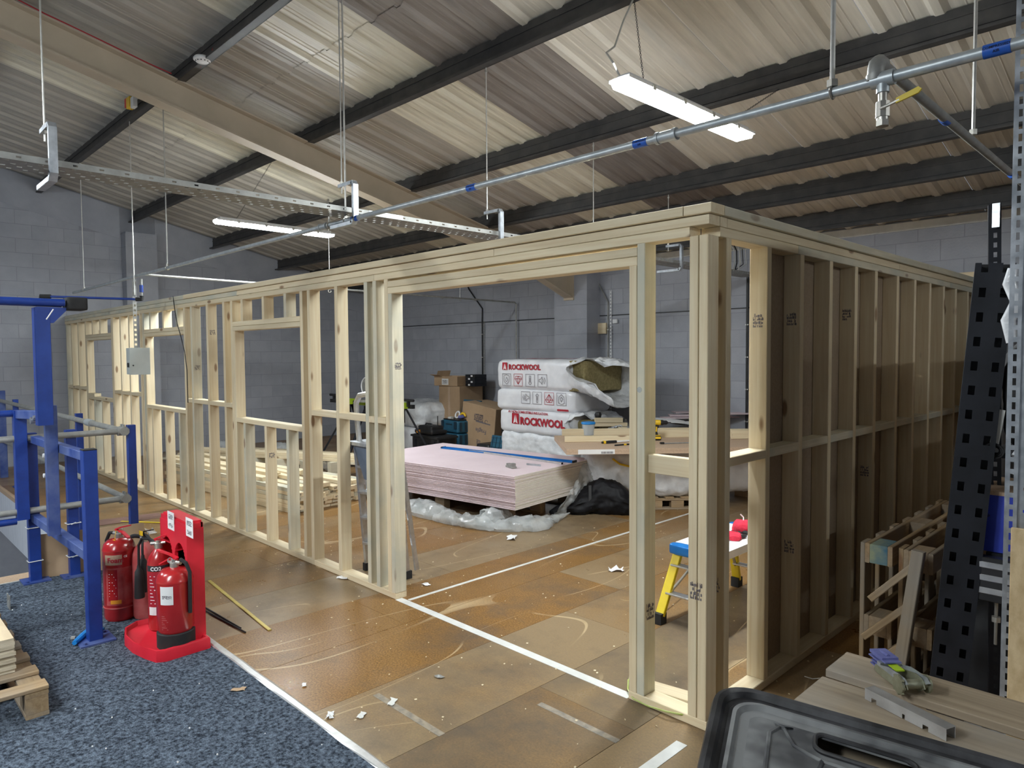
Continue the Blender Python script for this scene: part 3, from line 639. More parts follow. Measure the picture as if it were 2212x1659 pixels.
q = MB(); q.tube([(0,0,.03),(0,.02,.05),(0,.08,.04),(0,5.80,0),(0,5.92,0),(0,5.95,-.03),(0,5.95,-.08),(0,5.95,-2.3)], .013, 8); q.obj('pipe', M['galvd'], yp, True)
for yy in (1.9,3.2,4.3,5.0): q = MB(); q.cyl((0,yy,.002),(0,yy+.04,.002),.019,n=8); q.obj('pipe_joint', M['galvd'], yp, True)
for yy, pu in ((2.105,3),(4.42,9)):
    rod('hanger_rod', 'thin rod holding the far grey pipe, seen '+('through the narrow bay left of the doorway' if yy<3 else 'inside the top of the doorway'), YX, yy, 2.63, roofz(yy)-.2 if yy!=2.105 else roofz(2.44)-.1, .004)
# blue low-level air drop with black fittings
bl = thing('blue_air_line', 'thin blue hose with black elbows hanging near the left wall', 'hose', (YX,-.2,2.6))
q = MB(); q.tube([(0,-.06,.0),(0,-.06,-.07)], .014, 8); q.tube([(0,-.06,-.15),(0,-.06,-.2)], .012, 8); q.obj('drop', M['galvd'], bl, True)
E0 = Vector((0,-.06,-.23)); E1 = at(88,636,'z',2.42)-Vector((YX,-.2,2.6)); E1.z = -.2
q = MB(); q.tube([(0,-.06,-.07),(0,-.06,-.15)], .02, 8); q.tube([E0, E1], .013, 8); q.obj('hose', M['blue'], bl, True)
q = MB(); q.tube([E0+Vector((0,0,.04)),E0,E0+(E1-E0).normalized()*.06], .024, 8); q.obj('elbow', M['rubber'], bl, True); q = MB(); q.tube([E1-(E1-E0).normalized()*.1,E1,E1-Vector((0,0,.05))], .024, 8); q.obj('elbow', M['rubber'], bl, True)
# slotted cable tray along Y
TX, TZ = -2.52, 2.69
tr = thing('cable_tray', 'slotted galvanised cable tray hung on C brackets above the partition', 'cable tray', (TX,0,TZ))
def slotted(q, y0, y1, xa, xb, z0, z1, vertical, pitch=.075, sl=.03):
    """strip with real slots; built from ladder of bars"""
    n = int((y1-y0)/pitch)
    if vertical:
        zm0, zm1 = z0+(z1-z0)*.36, z0+(z1-z0)*.64
        q.box(xa,xb,y0,y1,z0,zm0); q.box(xa,xb,y0,y1,zm1,z1)
        for i in range(n+1):
            a = y0+i*pitch; q.box(xa,xb,a,min(a+pitch-sl,y1),zm0,zm1)
    else:
        w_ = (xb-xa); rows = 4
        for r in range(rows+1): q.box(xa+w_*(r-.32)/rows if r else xa, min(xa+w_*(r+.32)/rows, xb), y0, y1, z0, z1)
        for i in range(n+1):
            a = y0+i*pitch
            for r in range(rows):
                o_ = pitch/2 if r%2 else 0
                q.box(xa+w_*(r+.30)/rows, xa+w_*(r+.70)/rows, a+o_, min(a+o_+pitch-sl,y1), z0, z1)
# tray turns slightly: left run then right run
q = MB(); slotted(q, -3.3, 5.6, -.0, .0015, 0, .032, True, .12, .022); q.obj('side_flange', M['galvd'], tr)
q = MB(); slotted(q, -3.3, 5.6, -.225, -.2235, 0, .032, True, .12, .022); q.obj('side_flange', M['galvd'], tr)
q = MB(); slotted(q, -3.3, 5.6, -.225, .0, 0, .0015, False, .07, .022); q.obj('tray_base', M['galvd'], tr)
q = MB(); q.box(.0016,.004,-.12,.16,.002,.032); q.cyl((.004,.05,.018),(.009,.05,.018),.006,n=8); q.obj('splice_plate', M['paintpipe'], tr)
def cbracket(u, v, y, lab, twist=0):
    X = TX; t = thing('tray_bracket', lab, 'bracket', (X,y,TZ), group=None)
    prof = [(-.12,.20),(.055,.20),(.075,.175),(.075,-.05),(.045,-.085),(-.23,-.085)]
    q = MB()
    for w_, (ya, yb) in ((.001,(-.018,.018)),):
        for i in range(len(prof)-1):
            a, b = Vector((prof[i][0],0,prof[i][1])), Vector((prof[i+1][0],0,prof[i+1][1])); d = (b-a).normalized(); nn = Vector((-d.z,0,d.x))*.0015
            q.add([a-nn+Vector((0,ya,0)),b-nn+Vector((0,ya,0)),b+nn+Vector((0,ya,0)),a+nn+Vector((0,ya,0)),a-nn+Vector((0,yb,0)),b-nn+Vector((0,yb,0)),b+nn+Vector((0,yb,0)),a+nn+Vector((0,yb,0))],
              [(0,1,2,3),(7,6,5,4),(0,4,5,1),(1,5,6,2),(2,6,7,3),(3,7,4,0)])
            # edge flange (stiffening lip)
            m2 = Vector((-d.z,0,d.x))*-.028
            q.add([a+Vector((0,ya,0)),b+Vector((0,ya,0)),b+m2*.8+Vector((0,ya,0)),a+m2*.8+Vector((0,ya,0)),a+Vector((0,ya-.0015,0)),b+Vector((0,ya-.0015,0)),b+m2*.8+Vector((0,ya-.0015,0)),a+m2*.8+Vector((0,ya-.0015,0))],
              [(0,1,2,3),(7,6,5,4),(0,4,5,1),(1,5,6,2),(2,6,7,3),(3,7,4,0)])
    q.obj('channel', M['galv'], t)
    rz_ = roofz(y)-.2-TZ
    q = MB(); q.cyl((-.1,0,.14),(-.1,0,rz_),.0045,n=8); q.obj('rod', M['rod'], t, True)
    for zz_ in (.205,.18,rz_-.05): q = MB(); q.cyl((-.1,0,zz_),(-.1,0,zz_+.015),.011,n=6); q.obj('nut', M['brass'], t)
    return t
cbracket(0,0,-.27,'galvanised C bracket holding the slotted tray beside the long zinc rod')
cbracket(0,0,1.07,'galvanised C bracket at the tray, just above the doorway wall top')
cbracket(0,0,-1.98,'large pale C bracket at the near end of the slotted tray, upper left')
cbracket(0,0,3.72,'galvanised C bracket on the tray, framed by the bay left of the corner post')
cbracket(0,0,2.44,'galvanised C bracket on the tray, its rod dropping behind the wall top')
# hanging enclosure
bx = thing('enclosure_box', 'square grey electrical box hanging from a slotted strut in front of the windows', 'electrical box', (YX,PY,0))
a, b = at(280,752,'x',YX), at(324,808,'x',YX)
y0, y1, z0, z1 = a.y-PY, b.y-PY, b.z, a.z
q = MB(); q.box(-.13,-.012,y0,y1,z0,z1); q.obj('case', M['greybox'], bx)
q = MB(); q.box(-.010,.006,y0-.004,y1+.004,z0-.004,z1+.004); q.obj('lid', M['greybox'], bx)
q = MB(); q.cyl((.006,y0+.03,z0+.1),(.012,y0+.03,z0+.1),.008,n=8); q.box(-.09,-.03,y0-.006,y0-.004,z0+.08,z0+.13); q.obj('lock', M['black'], bx)
q = MB(); yc = (y0+y1)/2-.03
for k in range(14): zz = z1+k*.055; q.box(-.09,-.088,yc,yc+.04,zz,zz+.03); q.box(-.09,-.088,yc,yc+.008,zz+.03,zz+.055); q.box(-.09,-.088,yc+.032,yc+.04,zz+.03,zz+.055)
q.obj('slotted_strut', M['galvd'], bx)
q = MB(); q.cyl((-.08,yc+.02,z1+.6),(-.08,yc+.02,roofz(PY)-.2),.006,n=6); q.obj('rod', M['rod'], bx, True)
q = MB(); q.tube([at(374,640,'y',-.03),at(375,650,'y',-.03),at(378,672,'y',-.035),at(383,700,'y',-.04),at(391,728,'y',-.03),at(399,760,'y',-.03),at(404,800,'y',-.03),at(406,870,'y',-.02)], .005, 6); _tag(q.obj('loose_wire', M['rubber'], None, True), 'thin dark wire hanging down over the partition beside the second window opening', 'wire')
# lights
def lamp_fix(x, y, z, lab, c0, c1, L_=1.5, rz=0):
    t = thing('batten_light', lab, 'light', (x,y,z), rz)
    hw = .072
    prof = [(-hw,.0),(-hw*.82,-.028),(hw*.82,-.028),(hw,.0)]
    vs = []; 
    for yy, k in ((-L_/2,.55),(-L_/2+.035,1),(L_/2-.035,1),(L_/2,.55)): vs += [(p[0]*k,yy,p[1]*k) for p in prof]
    q = MB(); fs = [(3,2,1,0),(12,13,14,15)]
    for i in range(3):
        for k in range(4): fs.append((4*i+k,4*i+(k+1)%4,4*i+4+(k+1)%4,4*i+4+k))
    q.add(vs, fs); q.obj('diffuser', M['lamp'], t)
    q = MB(); q.box(-hw,hw,-L_/2+.01,L_/2-.01,.001,.018); q.box(-hw*.6,hw*.6,-L_/2+.05,L_/2-.05,.018,.045); q.obj('housing', M['white'], t)
    q = MB()
    for yy in (-.5,-.17,.17,.5):
        for s in (-1,1): q.box(s*hw-.004,s*hw+.004,yy-.015,yy+.015,-.012,.02)
    q.obj('clip', M['rod'], t)
    for yy, top in ((-.5,c0),(.5,c1)):
        if top is None: continue
        q = MB(); a = Vector((0,yy,.045)); b = Vector(top)-Vector((x,y,z)); n = int((b-a).length/.022); d = (b-a)/n
        u = d.normalized().orthogonal().normalized(); v = d.normalized().cross(u)
        for i in range(n):
            c = a+d*(i+.5); s = u if i%2 else v; dd = d.normalized()*.014
            q.tube([c-dd, c-dd*.4+s*.005, c+dd*.4+s*.005, c+dd, c+dd*.4-s*.005, c-dd*.4-s*.005], .0015, 4, True)
        q.obj('chain', M['darksteel'], t)
    return t
LZ = 3.26
l1 = lamp_fix(-.80, 1.15, LZ, 'bright batten light crossed by the pale pipe, upper right', (-1.17,1.07,4.05), (-.80,2.44,3.74))
q = MB(); q.tube([(-.05,-.66,.05),(-.03,-.75,.10),(-.12,-.7,.2),(-.25,-.45,.35),(-.33,-.25,.6),(-.36,-.1,.8)], .006, 6); q.obj('flex', M['offwhite'], l1, True)
l2 = lamp_fix(-6.42, 1.12, LZ, 'bright batten light further off, over the window openings on the left', (-6.42,1.07,4.05), (-6.42,2.44,3.74))
for x, y, lab in ((-6.42,-4.3,'added batten light behind the camera on the window side'),(-.80,-4.3,'added batten light behind the camera, middle one'),(-3.6,-4.3,'added batten light behind the camera between the window side one and the middle'),(-.3,-5.6,'added batten light furthest behind the camera')): lamp_fix(x, y, 3.5, lab, (x,-4.35,5.3), (x,-3.0,5.0))  # unseen lamps added to raise the brightness from the camera side
lamp_fix(5.7, 1.15, LZ, 'batten light out beyond the racking on the right', (5.7,1.07,4.05), (5.7,2.44,3.74))
# smoke detector on purlin, siren, red cable
P_ = at(437,133,'y',-.34)
sd = thing('smoke_detector', 'round white smoke detector under the dark steel beam', 'smoke detector', P_, rot=(R(0),R(0),0))
q = MB(); q.lathe([(.001,-.01),(.062,-.01),(.075,.005),(.075,.018),(.050,.038),(.001,.042)], 24); q.v = [(x,y,-z+.03) for x,y,z in q.v]; q.obj('body', M['white'], sd, True)
q = MB()
for k in range(12): a = 2*PI*k/12; q.box(.048,.060,-.005,.005,-.006,.006, Matrix.Rotation(a,4,'Z'))
q.obj('vent_slot', M['black'], sd)
q = MB(); q.tube([(.02,.05,.04),(.06,.06,.07),(.07,.07,.12)], .005, 6); q.tube([(-.04,.04,.03),(-.09,.04,.02),(-.15,.04,.01)], .005, 6); q.obj('red_cable', M['magenta'], sd, True)
q = MB(); c0 = at(30,-8,'z',roofz(-2)-.2); pts = [Vector((-5.40,-3.2,roofz(-3.2)-.2))]
for k in range(14): yy = -3.0+k*.2; pts.append(Vector((-5.40+random.uniform(-.004,.004), yy, roofz(yy)-.205+random.uniform(-.006,.006))))
q.tube(pts, .006, 6); _tag(q.obj('fire_alarm_cable', M['magenta'], None, True), 'dark red cable clipped along the beige steel beam', 'cable')
P_ = at(282,222,'y',-.38); sr = thing('alarm_sounder', 'small yellow and red alarm unit on the dark beam, upper left', 'alarm', P_)
q = MB(); q.box(-.05,.06,-.03,.03,-.06,.05); q.obj('body', M['yel2'], sr); q = MB(); q.box(-.12,-.052,-.025,.025,-.03,.06); q.obj('red_cap', M['red'], sr); q = MB(); q.box(.062,.16,-.02,.02,-.08,.03); q.obj('bracket', M['white'], sr)
# back wall conduits
def conduit(px0, top, pts_, lab, nm='conduit', r=.012, m='galvd', clips=True, tx=None):
    q = thing(nm, lab, 'conduit', (0,0,0)); mb_ = MB(); mb_.tube(pts_, r, 8); mb_.obj('tube', M[m], q, True)
    if clips:
        x, y = pts_[-1][0], pts_[-1][1]; mc = MB()
        z = .4
        while z < 2.1: mc.box(x-.022,x+.022,y-.014,y+.016,z,z+.014); z += .42
        mc.obj('saddle', M['rod'], q)
    return q
yb = YB-.03
c1 = conduit(0,0,[(-8.3,yb,3.1),at(1013,625,'y',yb),at(1042,667,'y',yb),(-7.85,yb,2.35),(-7.85,yb,.3)], 'dark bent conduit coming down the back wall behind the cardboard boxes', m='black')
q = MB()
for k in range(38): z = .35+k*.052; q.box(-7.82,-7.79,yb,yb+.003,z,z+.02); q.box(-7.82,-7.815,yb,yb+.003,z+.02,z+.052); q.box(-7.795,-7.79,yb,yb+.003,z+.02,z+.052)
q.obj('slotted_strut', M['galvd'], c1)
c2 = conduit(0,0,[at(1286,598,'y',yb),at(1312,650,'y',yb),(-4.98,yb,2.5),(-4.98,yb,.5)], 'conduit beside the white slotted strut right of the wall pier', m='galvd')
q = MB()
for k in range(46): z = .3+k*.052; q.box(-4.95,-4.915,yb,yb+.003,z,z+.026); q.box(-4.95,-4.944,yb,yb+.003,z+.026,z+.052); q.box(-4.921,-4.915,yb,yb+.003,z+.026,z+.052)
q.obj('slotted_strut', M['white'], c2)
q = MB(); q.box(-4.88,-4.80,yb-.02,yb,2.18,2.24); q.obj('switch_box', M['white'], c2)
c3 = conduit(0,0,[(-2.72,yb,2.7),(-2.72,yb,.6)], 'black conduit down the back wall seen beside the corner post', m='black', r=.016)
q = MB()
for k in range(46): z = .3+k*.052; q.box(-2.69,-2.655,yb,yb+.003,z,z+.03)
q.obj('slotted_strut', M['galvd'], c3)
lc = thing('cable_loop', 'black and white cables looping out of the end of the tray by the corner post', 'cable', (-2.7,5.45,2.74))
for dx, m in ((0,'rubber'),(.04,'offwhite'),(-.03,'offwhite')):
    q = MB(); q.tube([(dx,-.1,.02),(dx-.03,0,.12),(dx-.06,.05,.28),(dx-.1,.05,.36)], .008, 6); q.tube([(dx,-.1,.02),(dx+.04,.03,.10),(dx-.0,.08,.3)], .005, 6); q.obj('cable', M[m], lc, True)
pl = thing('wood_plaque', 'small pale wooden plate fixed on the back wall right of the pier', 'board', (0,0,0))
a, b = at(1274,699,'y',YB-.05), at(1310,718,'y',YB-.05); beam('plate', pl, a.x, b.x, YB-.065, YB-.035, b.z-.02, a.z, M['timber'])
pl = thing('header_board', 'pale pine board high on the wall behind the side partition', 'board', (0,0,0))
a, b = at(2040,592,'y',YB-.05), at(2135,632,'y',YB-.05); beam('board', pl, a.x-.5, b.x+.2, YB-.075, YB-.035, b.z-.05, a.z, M['timber'])
# ================================================================= INSIDE THE ROOM
def pallet(name, lab, loc, rz=0, L_=1.2, W_=.8, H_=.144, rot=None, mat='oldwood', ntop=7, seed=0, cat='pallet'):
    rn = random.Random(seed); t = thing(name, lab, cat, loc, rz, rot=rot); m = M[mat]
    tb = .022; bh = H_-4*tb+.0
    for k in range(ntop):
        x = -L_/2 + .05 + (L_-.1)*k/(ntop-1); beam('deck_board', t, x-.048, x+.048, -W_/2+rn.uniform(0,.004), W_/2-rn.uniform(0,.004), H_-tb, H_-.001, m)
    for y in (-W_/2+.05, 0, W_/2-.05):
        beam('stringer_board', t, -L_/2, L_/2, y-.048, y+.048, H_-2*tb, H_-tb-.001, m); beam('base_board', t, -L_/2, L_/2, y-.048, y+.048, 0, tb-.001, m)
        for x in (-L_/2+.07, 0, L_/2-.07): beam('block', t, x-.07, x+.07, y-.046, y+.046, tb, H_-2*tb-.001, m)
    return t
# ---- plasterboard stack
N = Vector((-3.19,1.97,0)); ul = Vector((-2.35,-.28,0)).normalized(); uw = Vector((-.247,1.5,0)).normalized()
LB, WB = 2.40, 1.46
ang = math.atan2(-ul.y, -ul.x)        # board local +X points to the near end
cen = N + ul*LB/2 + uw*WB/2
pallet('pallet', 'brown wooden pallet under the stack of pink plasterboard', (cen.x,cen.y,0), ang, 2.0, 1.15, .19, ntop=9, seed=2)
q = MB(); q.box(-LB/2, LB/2, -WB/2, WB/2, 0, .0134); q.mi = [1,1,0,0,0,0]; 
q.v = []; q.f = []; q.mi = []
sec = [(-WB/2+.003,0),(WB/2-.003,0),(WB/2,.003),(WB/2,.0088),(WB/2-.004,.0118),(-WB/2+.004,.0118),(-WB/2,.0088),(-WB/2,.003)]
q.cur = 0; q.add([(x,a,b) for x in (-LB/2,LB/2) for a,b in sec], []); q.f = [[7,6,5,4,3,2,1,0],[8,9,10,11,12,13,14,15]]+[[i,(i+1)%8,8+(i+1)%8,8+i] for i in range(8)]; q.mi = [1,1]+[0]*8
pb = q.mesh('board', [M['pink'], M['gypsum']])
z = .1905
for k in range(24):
    c = cen + ul*random.uniform(-.004,.004)*(2.5 if k>20 else 1) + uw*random.uniform(-.006,.006)
    o = mobj('plasterboard', pb); o.location = (c.x,c.y,z); o.rotation_euler = (0,0,ang+random.uniform(-.001,.001))
    top = k == 23
    _tag(o, 'pink plasterboard sheet on top of the stack, blue straight edge lying on it' if top else 'pink plasterboard sheet with pale edges inside the stack on the pallet', 'plasterboard', 'plasterboard sheets stacked under the top one' if not top else None)
    z += .0141
ZS = z
# things lying on it
def lying(name, lab, cat, u0, v0, u1, v1, z, w_, h_, m, build=None):
    a, b = G(u0,v0,z), G(u1,v1,z); d = b-a; t = thing(name, lab, cat, a, math.atan2(d.y,d.x)); return t, d.length
t, L_ = lying('straight_edge', 'long bright blue aluminium straight edge lying on the pink boards', 'level', 958,968,1240,999,ZS,0,0,None)
q = MB(); q.box(0,L_,-.045,.045,0,.004); q.box(0,L_,-.012,.012,.004,.022); q.box(0,L_,-.045,-.038,.004,.012); q.box(0,L_,.038,.045,.004,.012); q.obj('profile', M['bluelevel'], t)
q = MB(); q.box(-.006,0,-.045,.045,0,.022); q.box(L_,L_+.012,-.04,.04,0,.024); q.obj('end_cap', M['black'], t)
t, L_ = lying('metal_rule', 'silver metal rule beside the blue straight edge on the pink boards', 'ruler', 1013,974,1214,1003,ZS,0,0,None)
q = MB(); q.box(0,L_,-.012,.012,0,.018); q.obj('profile', M['alu'], t); q = MB(); q.box(-.004,0,-.012,.012,0,.018); q.box(L_,L_+.005,-.013,.013,0,.019); q.obj('end_cap', M['black'], t)
p = G(1104,1010,ZS); t = thing('board_rasp', 'small dark grey hand rasp on the pink boards near the corner', 'tool', p, ang-.4)
q = MB(); q.box(-.07,.07,-.03,.03,.0,.018); q.obj('sole', M['galvd'], t); q = MB(); q.prism([(-.065,.018),(.065,.018),(.065,.05),(.02,.052),(-.04,.035),(-.065,.04)], .045, Matrix.Translation((0,.0225,0)) @ Matrix.Rotation(PI/2,4,'X')); q.obj('handle', M['galvd'], t)
p = G(1156,1005,ZS); t = thing('angle_bracket', 'small triangular metal bracket lying on the pink boards', 'bracket', p, ang+.1)
q = MB(); q.prism([(-.09,-.02),(.09,-.03),(.03,.05)], .003); q.box(-.09,.09,-.032,-.029,0,.02); q.obj('plate', M['galv'], t)
# ---- plastic film
def film_sweep(name, lab, pts, rad, m, seed=0, flat=.6, nseg=60, nr=22, cat='plastic film', cr=.05, fz=6):
    pts = [Vector(p) for p in pts]; o = pts[0].copy(); o.z = 0; q = MB(); cum = [0]
    for a, b in zip(pts, pts[1:]): cum.append(cum[-1]+(b-a).length)
    vs = []
    for i in range(nseg+1):
        s = cum[-1]*i/nseg; k = 0
        while k < len(pts)-2 and cum[k+1] < s: k += 1
        tt = (s-cum[k])/(cum[k+1]-cum[k]); c = pts[k].lerp(pts[k+1], tt); d = (pts[k+1]-pts[k]).normalized()
        side = Vector((-d.y,d.x,0)).normalized(); e = min(1, 3.5*i/nseg+.15, 3.5*(nseg-i)/nseg+.15)
        r = (rad[k]*(1-tt)+rad[k+1]*tt)*e
        for j in range(nr):
            a = 2*PI*j/nr; b = c + side*math.cos(a)*r + Vector((0,0,1))*(math.sin(a)*r*flat)
            n_ = (side*math.cos(a)+Vector((0,0,1))*math.sin(a)); b = b + n_*(crinkle(b,fz,seed)*cr*e)
            b.z = max(b.z, .002+.002*abs(nz(b,20))); vs.append(b-o)
    fs = [(i*nr+j, i*nr+(j+1)%nr, (i+1)*nr+(j+1)%nr, (i+1)*nr+j) for i in range(nseg) for j in range(nr)]
    q.add(vs, fs); ob = q.obj(name, M[m], None, True); ob.location = o; return _tag(ob, lab, cat)
film_sweep('plastic_sheeting', 'clear crumpled plastic sheeting pushed along the floor in front of the pallet', [G(846,1082,.05),G(895,1092,.06),G(960,1116,.04),G(1030,1130,.04),G(1090,1138,.03),G(1160,1134,.03),G(1230,1108,.04)], [.17,.15,.09,.09,.10,.12,.05], 'film', 1, .5, cr=.055, fz=8)
film_sweep('plastic_sheeting', 'pale blue bunch of plastic wrap on the floor by the near corner of the pallet', [G(1030,1128,.05),G(1060,1122,.07),G(1098,1112,.05)], [.10,.12,.08], 'film', 4, .7, 30, cr=.06, fz=12)
q = MB(); c0, c1 = N+uw*(WB-.16), N+uw*(WB+.08)
def dr(a, b):
    top = Vector((c0.lerp(c1,a).x, c0.lerp(c1,a).y, ZS+.01)); bot = G(1185+110*a, 1115-30*a, .02)
    p = top.lerp(bot, b**.8); p += Vector((.10*math.sin(PI*b), -.03*math.sin(PI*b), .05*math.sin(PI*b)-.04*b)); k = crinkle(p,7,3)*.045*min(1,4*b); p += Vector((k,-k*.5,0)); p.z = max(p.z,.004); return p
vs, fs = grid(24, 34, dr); q.add(vs, fs); ob = q.obj('plastic_drape', M['film'], None, True); _tag(ob, 'clear plastic wrap hanging off the right end of the pink board stack', 'plastic film')
for u, v, lab, r in ((480,966,'puffed clear plastic on the timber pile, seen left of the third window opening',.14),(612,968,'small heap of clear plastic behind the studs under the third window',.11),(700,1003,'clear plastic scrap on the floor behind the timber pile',.09)):
    p = G(u,v,.12); film_sweep('plastic_scrap', lab, [p+Vector((-.25,-.1,0)),p,p+Vector((.25,.12,0))], [r,r,r*.6], 'film', u, .6, 24, 16, cr=.05, fz=9)
# ---- black padded coat
p = G(1285,1108); t = thing('padded_coat', 'black padded coat dropped in a heap between the plasterboard and the table', 'coat', (p.x-.02,p.y+.12,0), R(40))
def sq(p, h):
    k = 1-.22*max(0,(p.z+h.z)/(2*h.z)); ax = p.x/h.x
    return Vector((p.x*(k if p.z>0 else 1), p.y*k, (p.z+h.z)*(1.0-.30*abs(ax)**2.2-.25*max(0,-ax))-h.z))
bm = softbox(.80,.5,.33,.14,.03,5,30,11,sq,.035); bm_obj('body', bm, M['coat'], t)
q = MB(); q.tube([(-.38,-.12,.05),(-.46,-.2,.045),(-.52,-.26,.03),(-.5,-.3,.02)], [.06,.05,.035,.02], 10); q.obj('sleeve', M['coat'], t, True)
q = MB(); q.box(-.13,-.10,-.255,-.20,.03,.27, Matrix.Rotation(R(-12),4,'X')); q.obj('strap', M['black'], t)
# ---- insulation bales
def logo(par, o, xd, yd, s):
    x, y = Vector(xd), Vector(yd)
    q = MB(); q.prism([(0,0),(s,-.02*s),(s*.95,s),(s*.02,s*1.0)], .001); q.obj('emblem', M['inkred'], par, mtx=frameM(o, xd, yd))
    q = MB()
    for sg in (-1,1): q.prism([(s*.5+sg*s*.02,s*.16),(s*.5+sg*s*.30,s*.02),(s*.5+sg*s*.22,s*.3),(s*.5+sg*s*.06,s*.86)][::sg], .0018)
    q.obj('emblem_mark', M['inkwhite'], par, mtx=frameM(o, xd, yd))
def icon(par, o, xd, yd, s, kind):
    q = MB(); w_ = s*.03
    def fr(x0,y0,x1,y1): q.box(x0,x1,y0,y0+w_,0,.001); q.box(x0,x1,y1-w_,y1,0,.001); q.box(x0,x0+w_,y0,y1,0,.001); q.box(x1-w_,x1,y0,y1,0,.001)
    def ln(pts, cl=True):
        n = len(pts)
        for i in range(n if cl else n-1):
            a, b = Vector((*pts[i],0)), Vector((*pts[(i+1)%n],0)); d = (b-a).normalized(); m_ = Vector((-d.y,d.x,0))*w_*.6
            q.add([a-m_,b-m_,b+m_,a+m_,a-m_+Vector((0,0,.001)),b-m_+Vector((0,0,.001)),b+m_+Vector((0,0,.001)),a+m_+Vector((0,0,.001))],[(0,1,2,3),(4,5,6,7),(0,1,5,4),(2,3,7,6)])
    fr(0,0,s,s)
    if kind == 0: ln([(.2*s,.82*s),(.5*s,.9*s),(.8*s,.82*s),(.78*s,.35*s),(.5*s,.12*s),(.22*s,.35*s)]); ln([(.5*s,.72*s),(.64*s,.45*s),(.5*s,.32*s),(.36*s,.45*s)])
    if kind == 1: ln([(.25*s,.8*s),(.75*s,.8*s),(.88*s,.6*s),(.5*s,.15*s),(.12*s,.6*s)]); ln([(.12*s,.6*s),(.88*s,.6*s)],False); ln([(.35*s,.6*s),(.5*s,.15*s),(.65*s,.6*s),(.5*s,.8*s)])
    if kind == 2: ln([(.42*s,.85*s),(.58*s,.85*s),(.58*s,.4*s),(.66*s,.28*s),(.5*s,.14*s),(.34*s,.28*s),(.42*s,.4*s)]); ln([(.5*s,.7*s),(.5*s,.3*s)],False)
    if kind == 3: ln([(.15*s,.4*s),(.3*s,.4*s),(.48*s,.2*s),(.48*s,.8*s),(.3*s,.6*s),(.15*s,.6*s)]); ln([(.58*s,.35*s),(.66*s,.5*s),(.58*s,.65*s)],False); ln([(.68*s,.25*s),(.82*s,.5*s),(.68*s,.75*s)],False)
    q.obj('icon', M['inkgrey'] if kind != 1 else M['inkred'], par, mtx=frameM(o, xd, yd))
YR = 4.2
def bale(lab, loc, sx, sy, sz, rz=0, m='bale', seed=0, cr=.012, rnd=.075):
    t = thing('insulation_bale', lab, 'insulation bale', loc, rz)
    bm_obj('wrapper', softbox(sx, sy, sz, rnd, .008, 4, 24, seed, None, cr), M[m], t); return t
b0 = bale('lowest insulation bale of the tall stack, wrapped in crinkled silvery film', (-5.10,YR+.42,.145), 1.40, .8, .46, 0, 'filmwhite', 1, .03)
pallet('pallet', 'pallet hidden under the tall stack of white insulation bales', (-5.1,YR+.42,0), 0, 1.2, .8, .144, seed=5)
b1 = bale('white insulation bale with large red lettering, second from the bottom of the stack', (-5.09,YR+.40,.60), 1.45, .8, .33, R(-2), 'bale', 2, .006, .06)
f = -.4-.013
logo(b1, (-.44,f,.13), (1,0,0), (0,0,1), .15)
text('lettering', b1, 'ROCKWOOL', .145, M['inkred'], (-.27,f,.13), bold=.006, ext=.0006)
text('lettering', b1, 'A1 NON-COMBUSTIBLE INSULATION', .048, M['inkred'], (-.52,f+.004,.285), bold=.0012)
b2 = bale('white insulation bale with upside down icons, between the lettered bale and the torn one', (-5.12,YR+.40,.925), 1.50, .8, .30, R(1), 'bale', 3, .006, .07)
for k, kd in enumerate((3,2,1,0)): icon(b2, (-.10+.22*k,f,.29), (-1,0,0), (0,0,-1), .17, kd) if False else icon(b2, (-.05+.22*k,f,.275), (-1,0,0), (0,0,-1), .17, kd)
q = MB(); q.box(.45,.64,f-.001,f+.02,.03,.055); q.obj('red_band', M['inkred'], b2)
b3 = bale('top insulation bale torn open at its right end, brown mineral wool showing', (-5.12,YR+.42,1.215), 1.50, .84, .43, R(0), 'bale', 4, .008, .09)
# push the left top edge in a little with shear already by rounding; print
f = -.42-.013
logo(b3, (-.60,f,.285), (1,0,0), (0,0,1), .105)
text('lettering', b3, 'ROCKWOOL', .105, M['inkred'], (-.47,f,.29), bold=.004)
for k, kd in enumerate((0,1,2,3)): icon(b3, (-.60+.235*k,f,.055), (1,0,0), (0,0,1), .175, kd)
tz = .43+.014
logo(b3, (-.60,-.02,tz), (1,0,0), (0,1,0), .15)
text('lettering', b3, 'ROCKWOOL', .15, M['inkred'], (-.42,-.02,tz), xd=(1,0,0), yd=(0,1,0), bold=.005)
for k, kd in enumerate((0,1,2,3)): icon(b3, (-.55+.26*k,-.25,tz), (1,0,0), (0,1,0), .15, kd)
text('lettering', b3, 'A1 NON-COMBUSTIBLE INSULATION', .05, M['inkgrey'], (-.60,-.34,tz), xd=(1,0,0), yd=(0,1,0), bold=.001)
text('lettering', b3, 'A1 NON-COMBUSTIBLE INSULATION', .045, M['inkgrey'], (-.40,.28,tz), xd=(1,0,0), yd=(0,1,0), bold=.001)
q = bm_obj('mineral_wool', softbox(.28,.80,.41,.018,.010,9,16,8), M['wool'], b3, mtx=Matrix.Translation((.78,0,.010)))
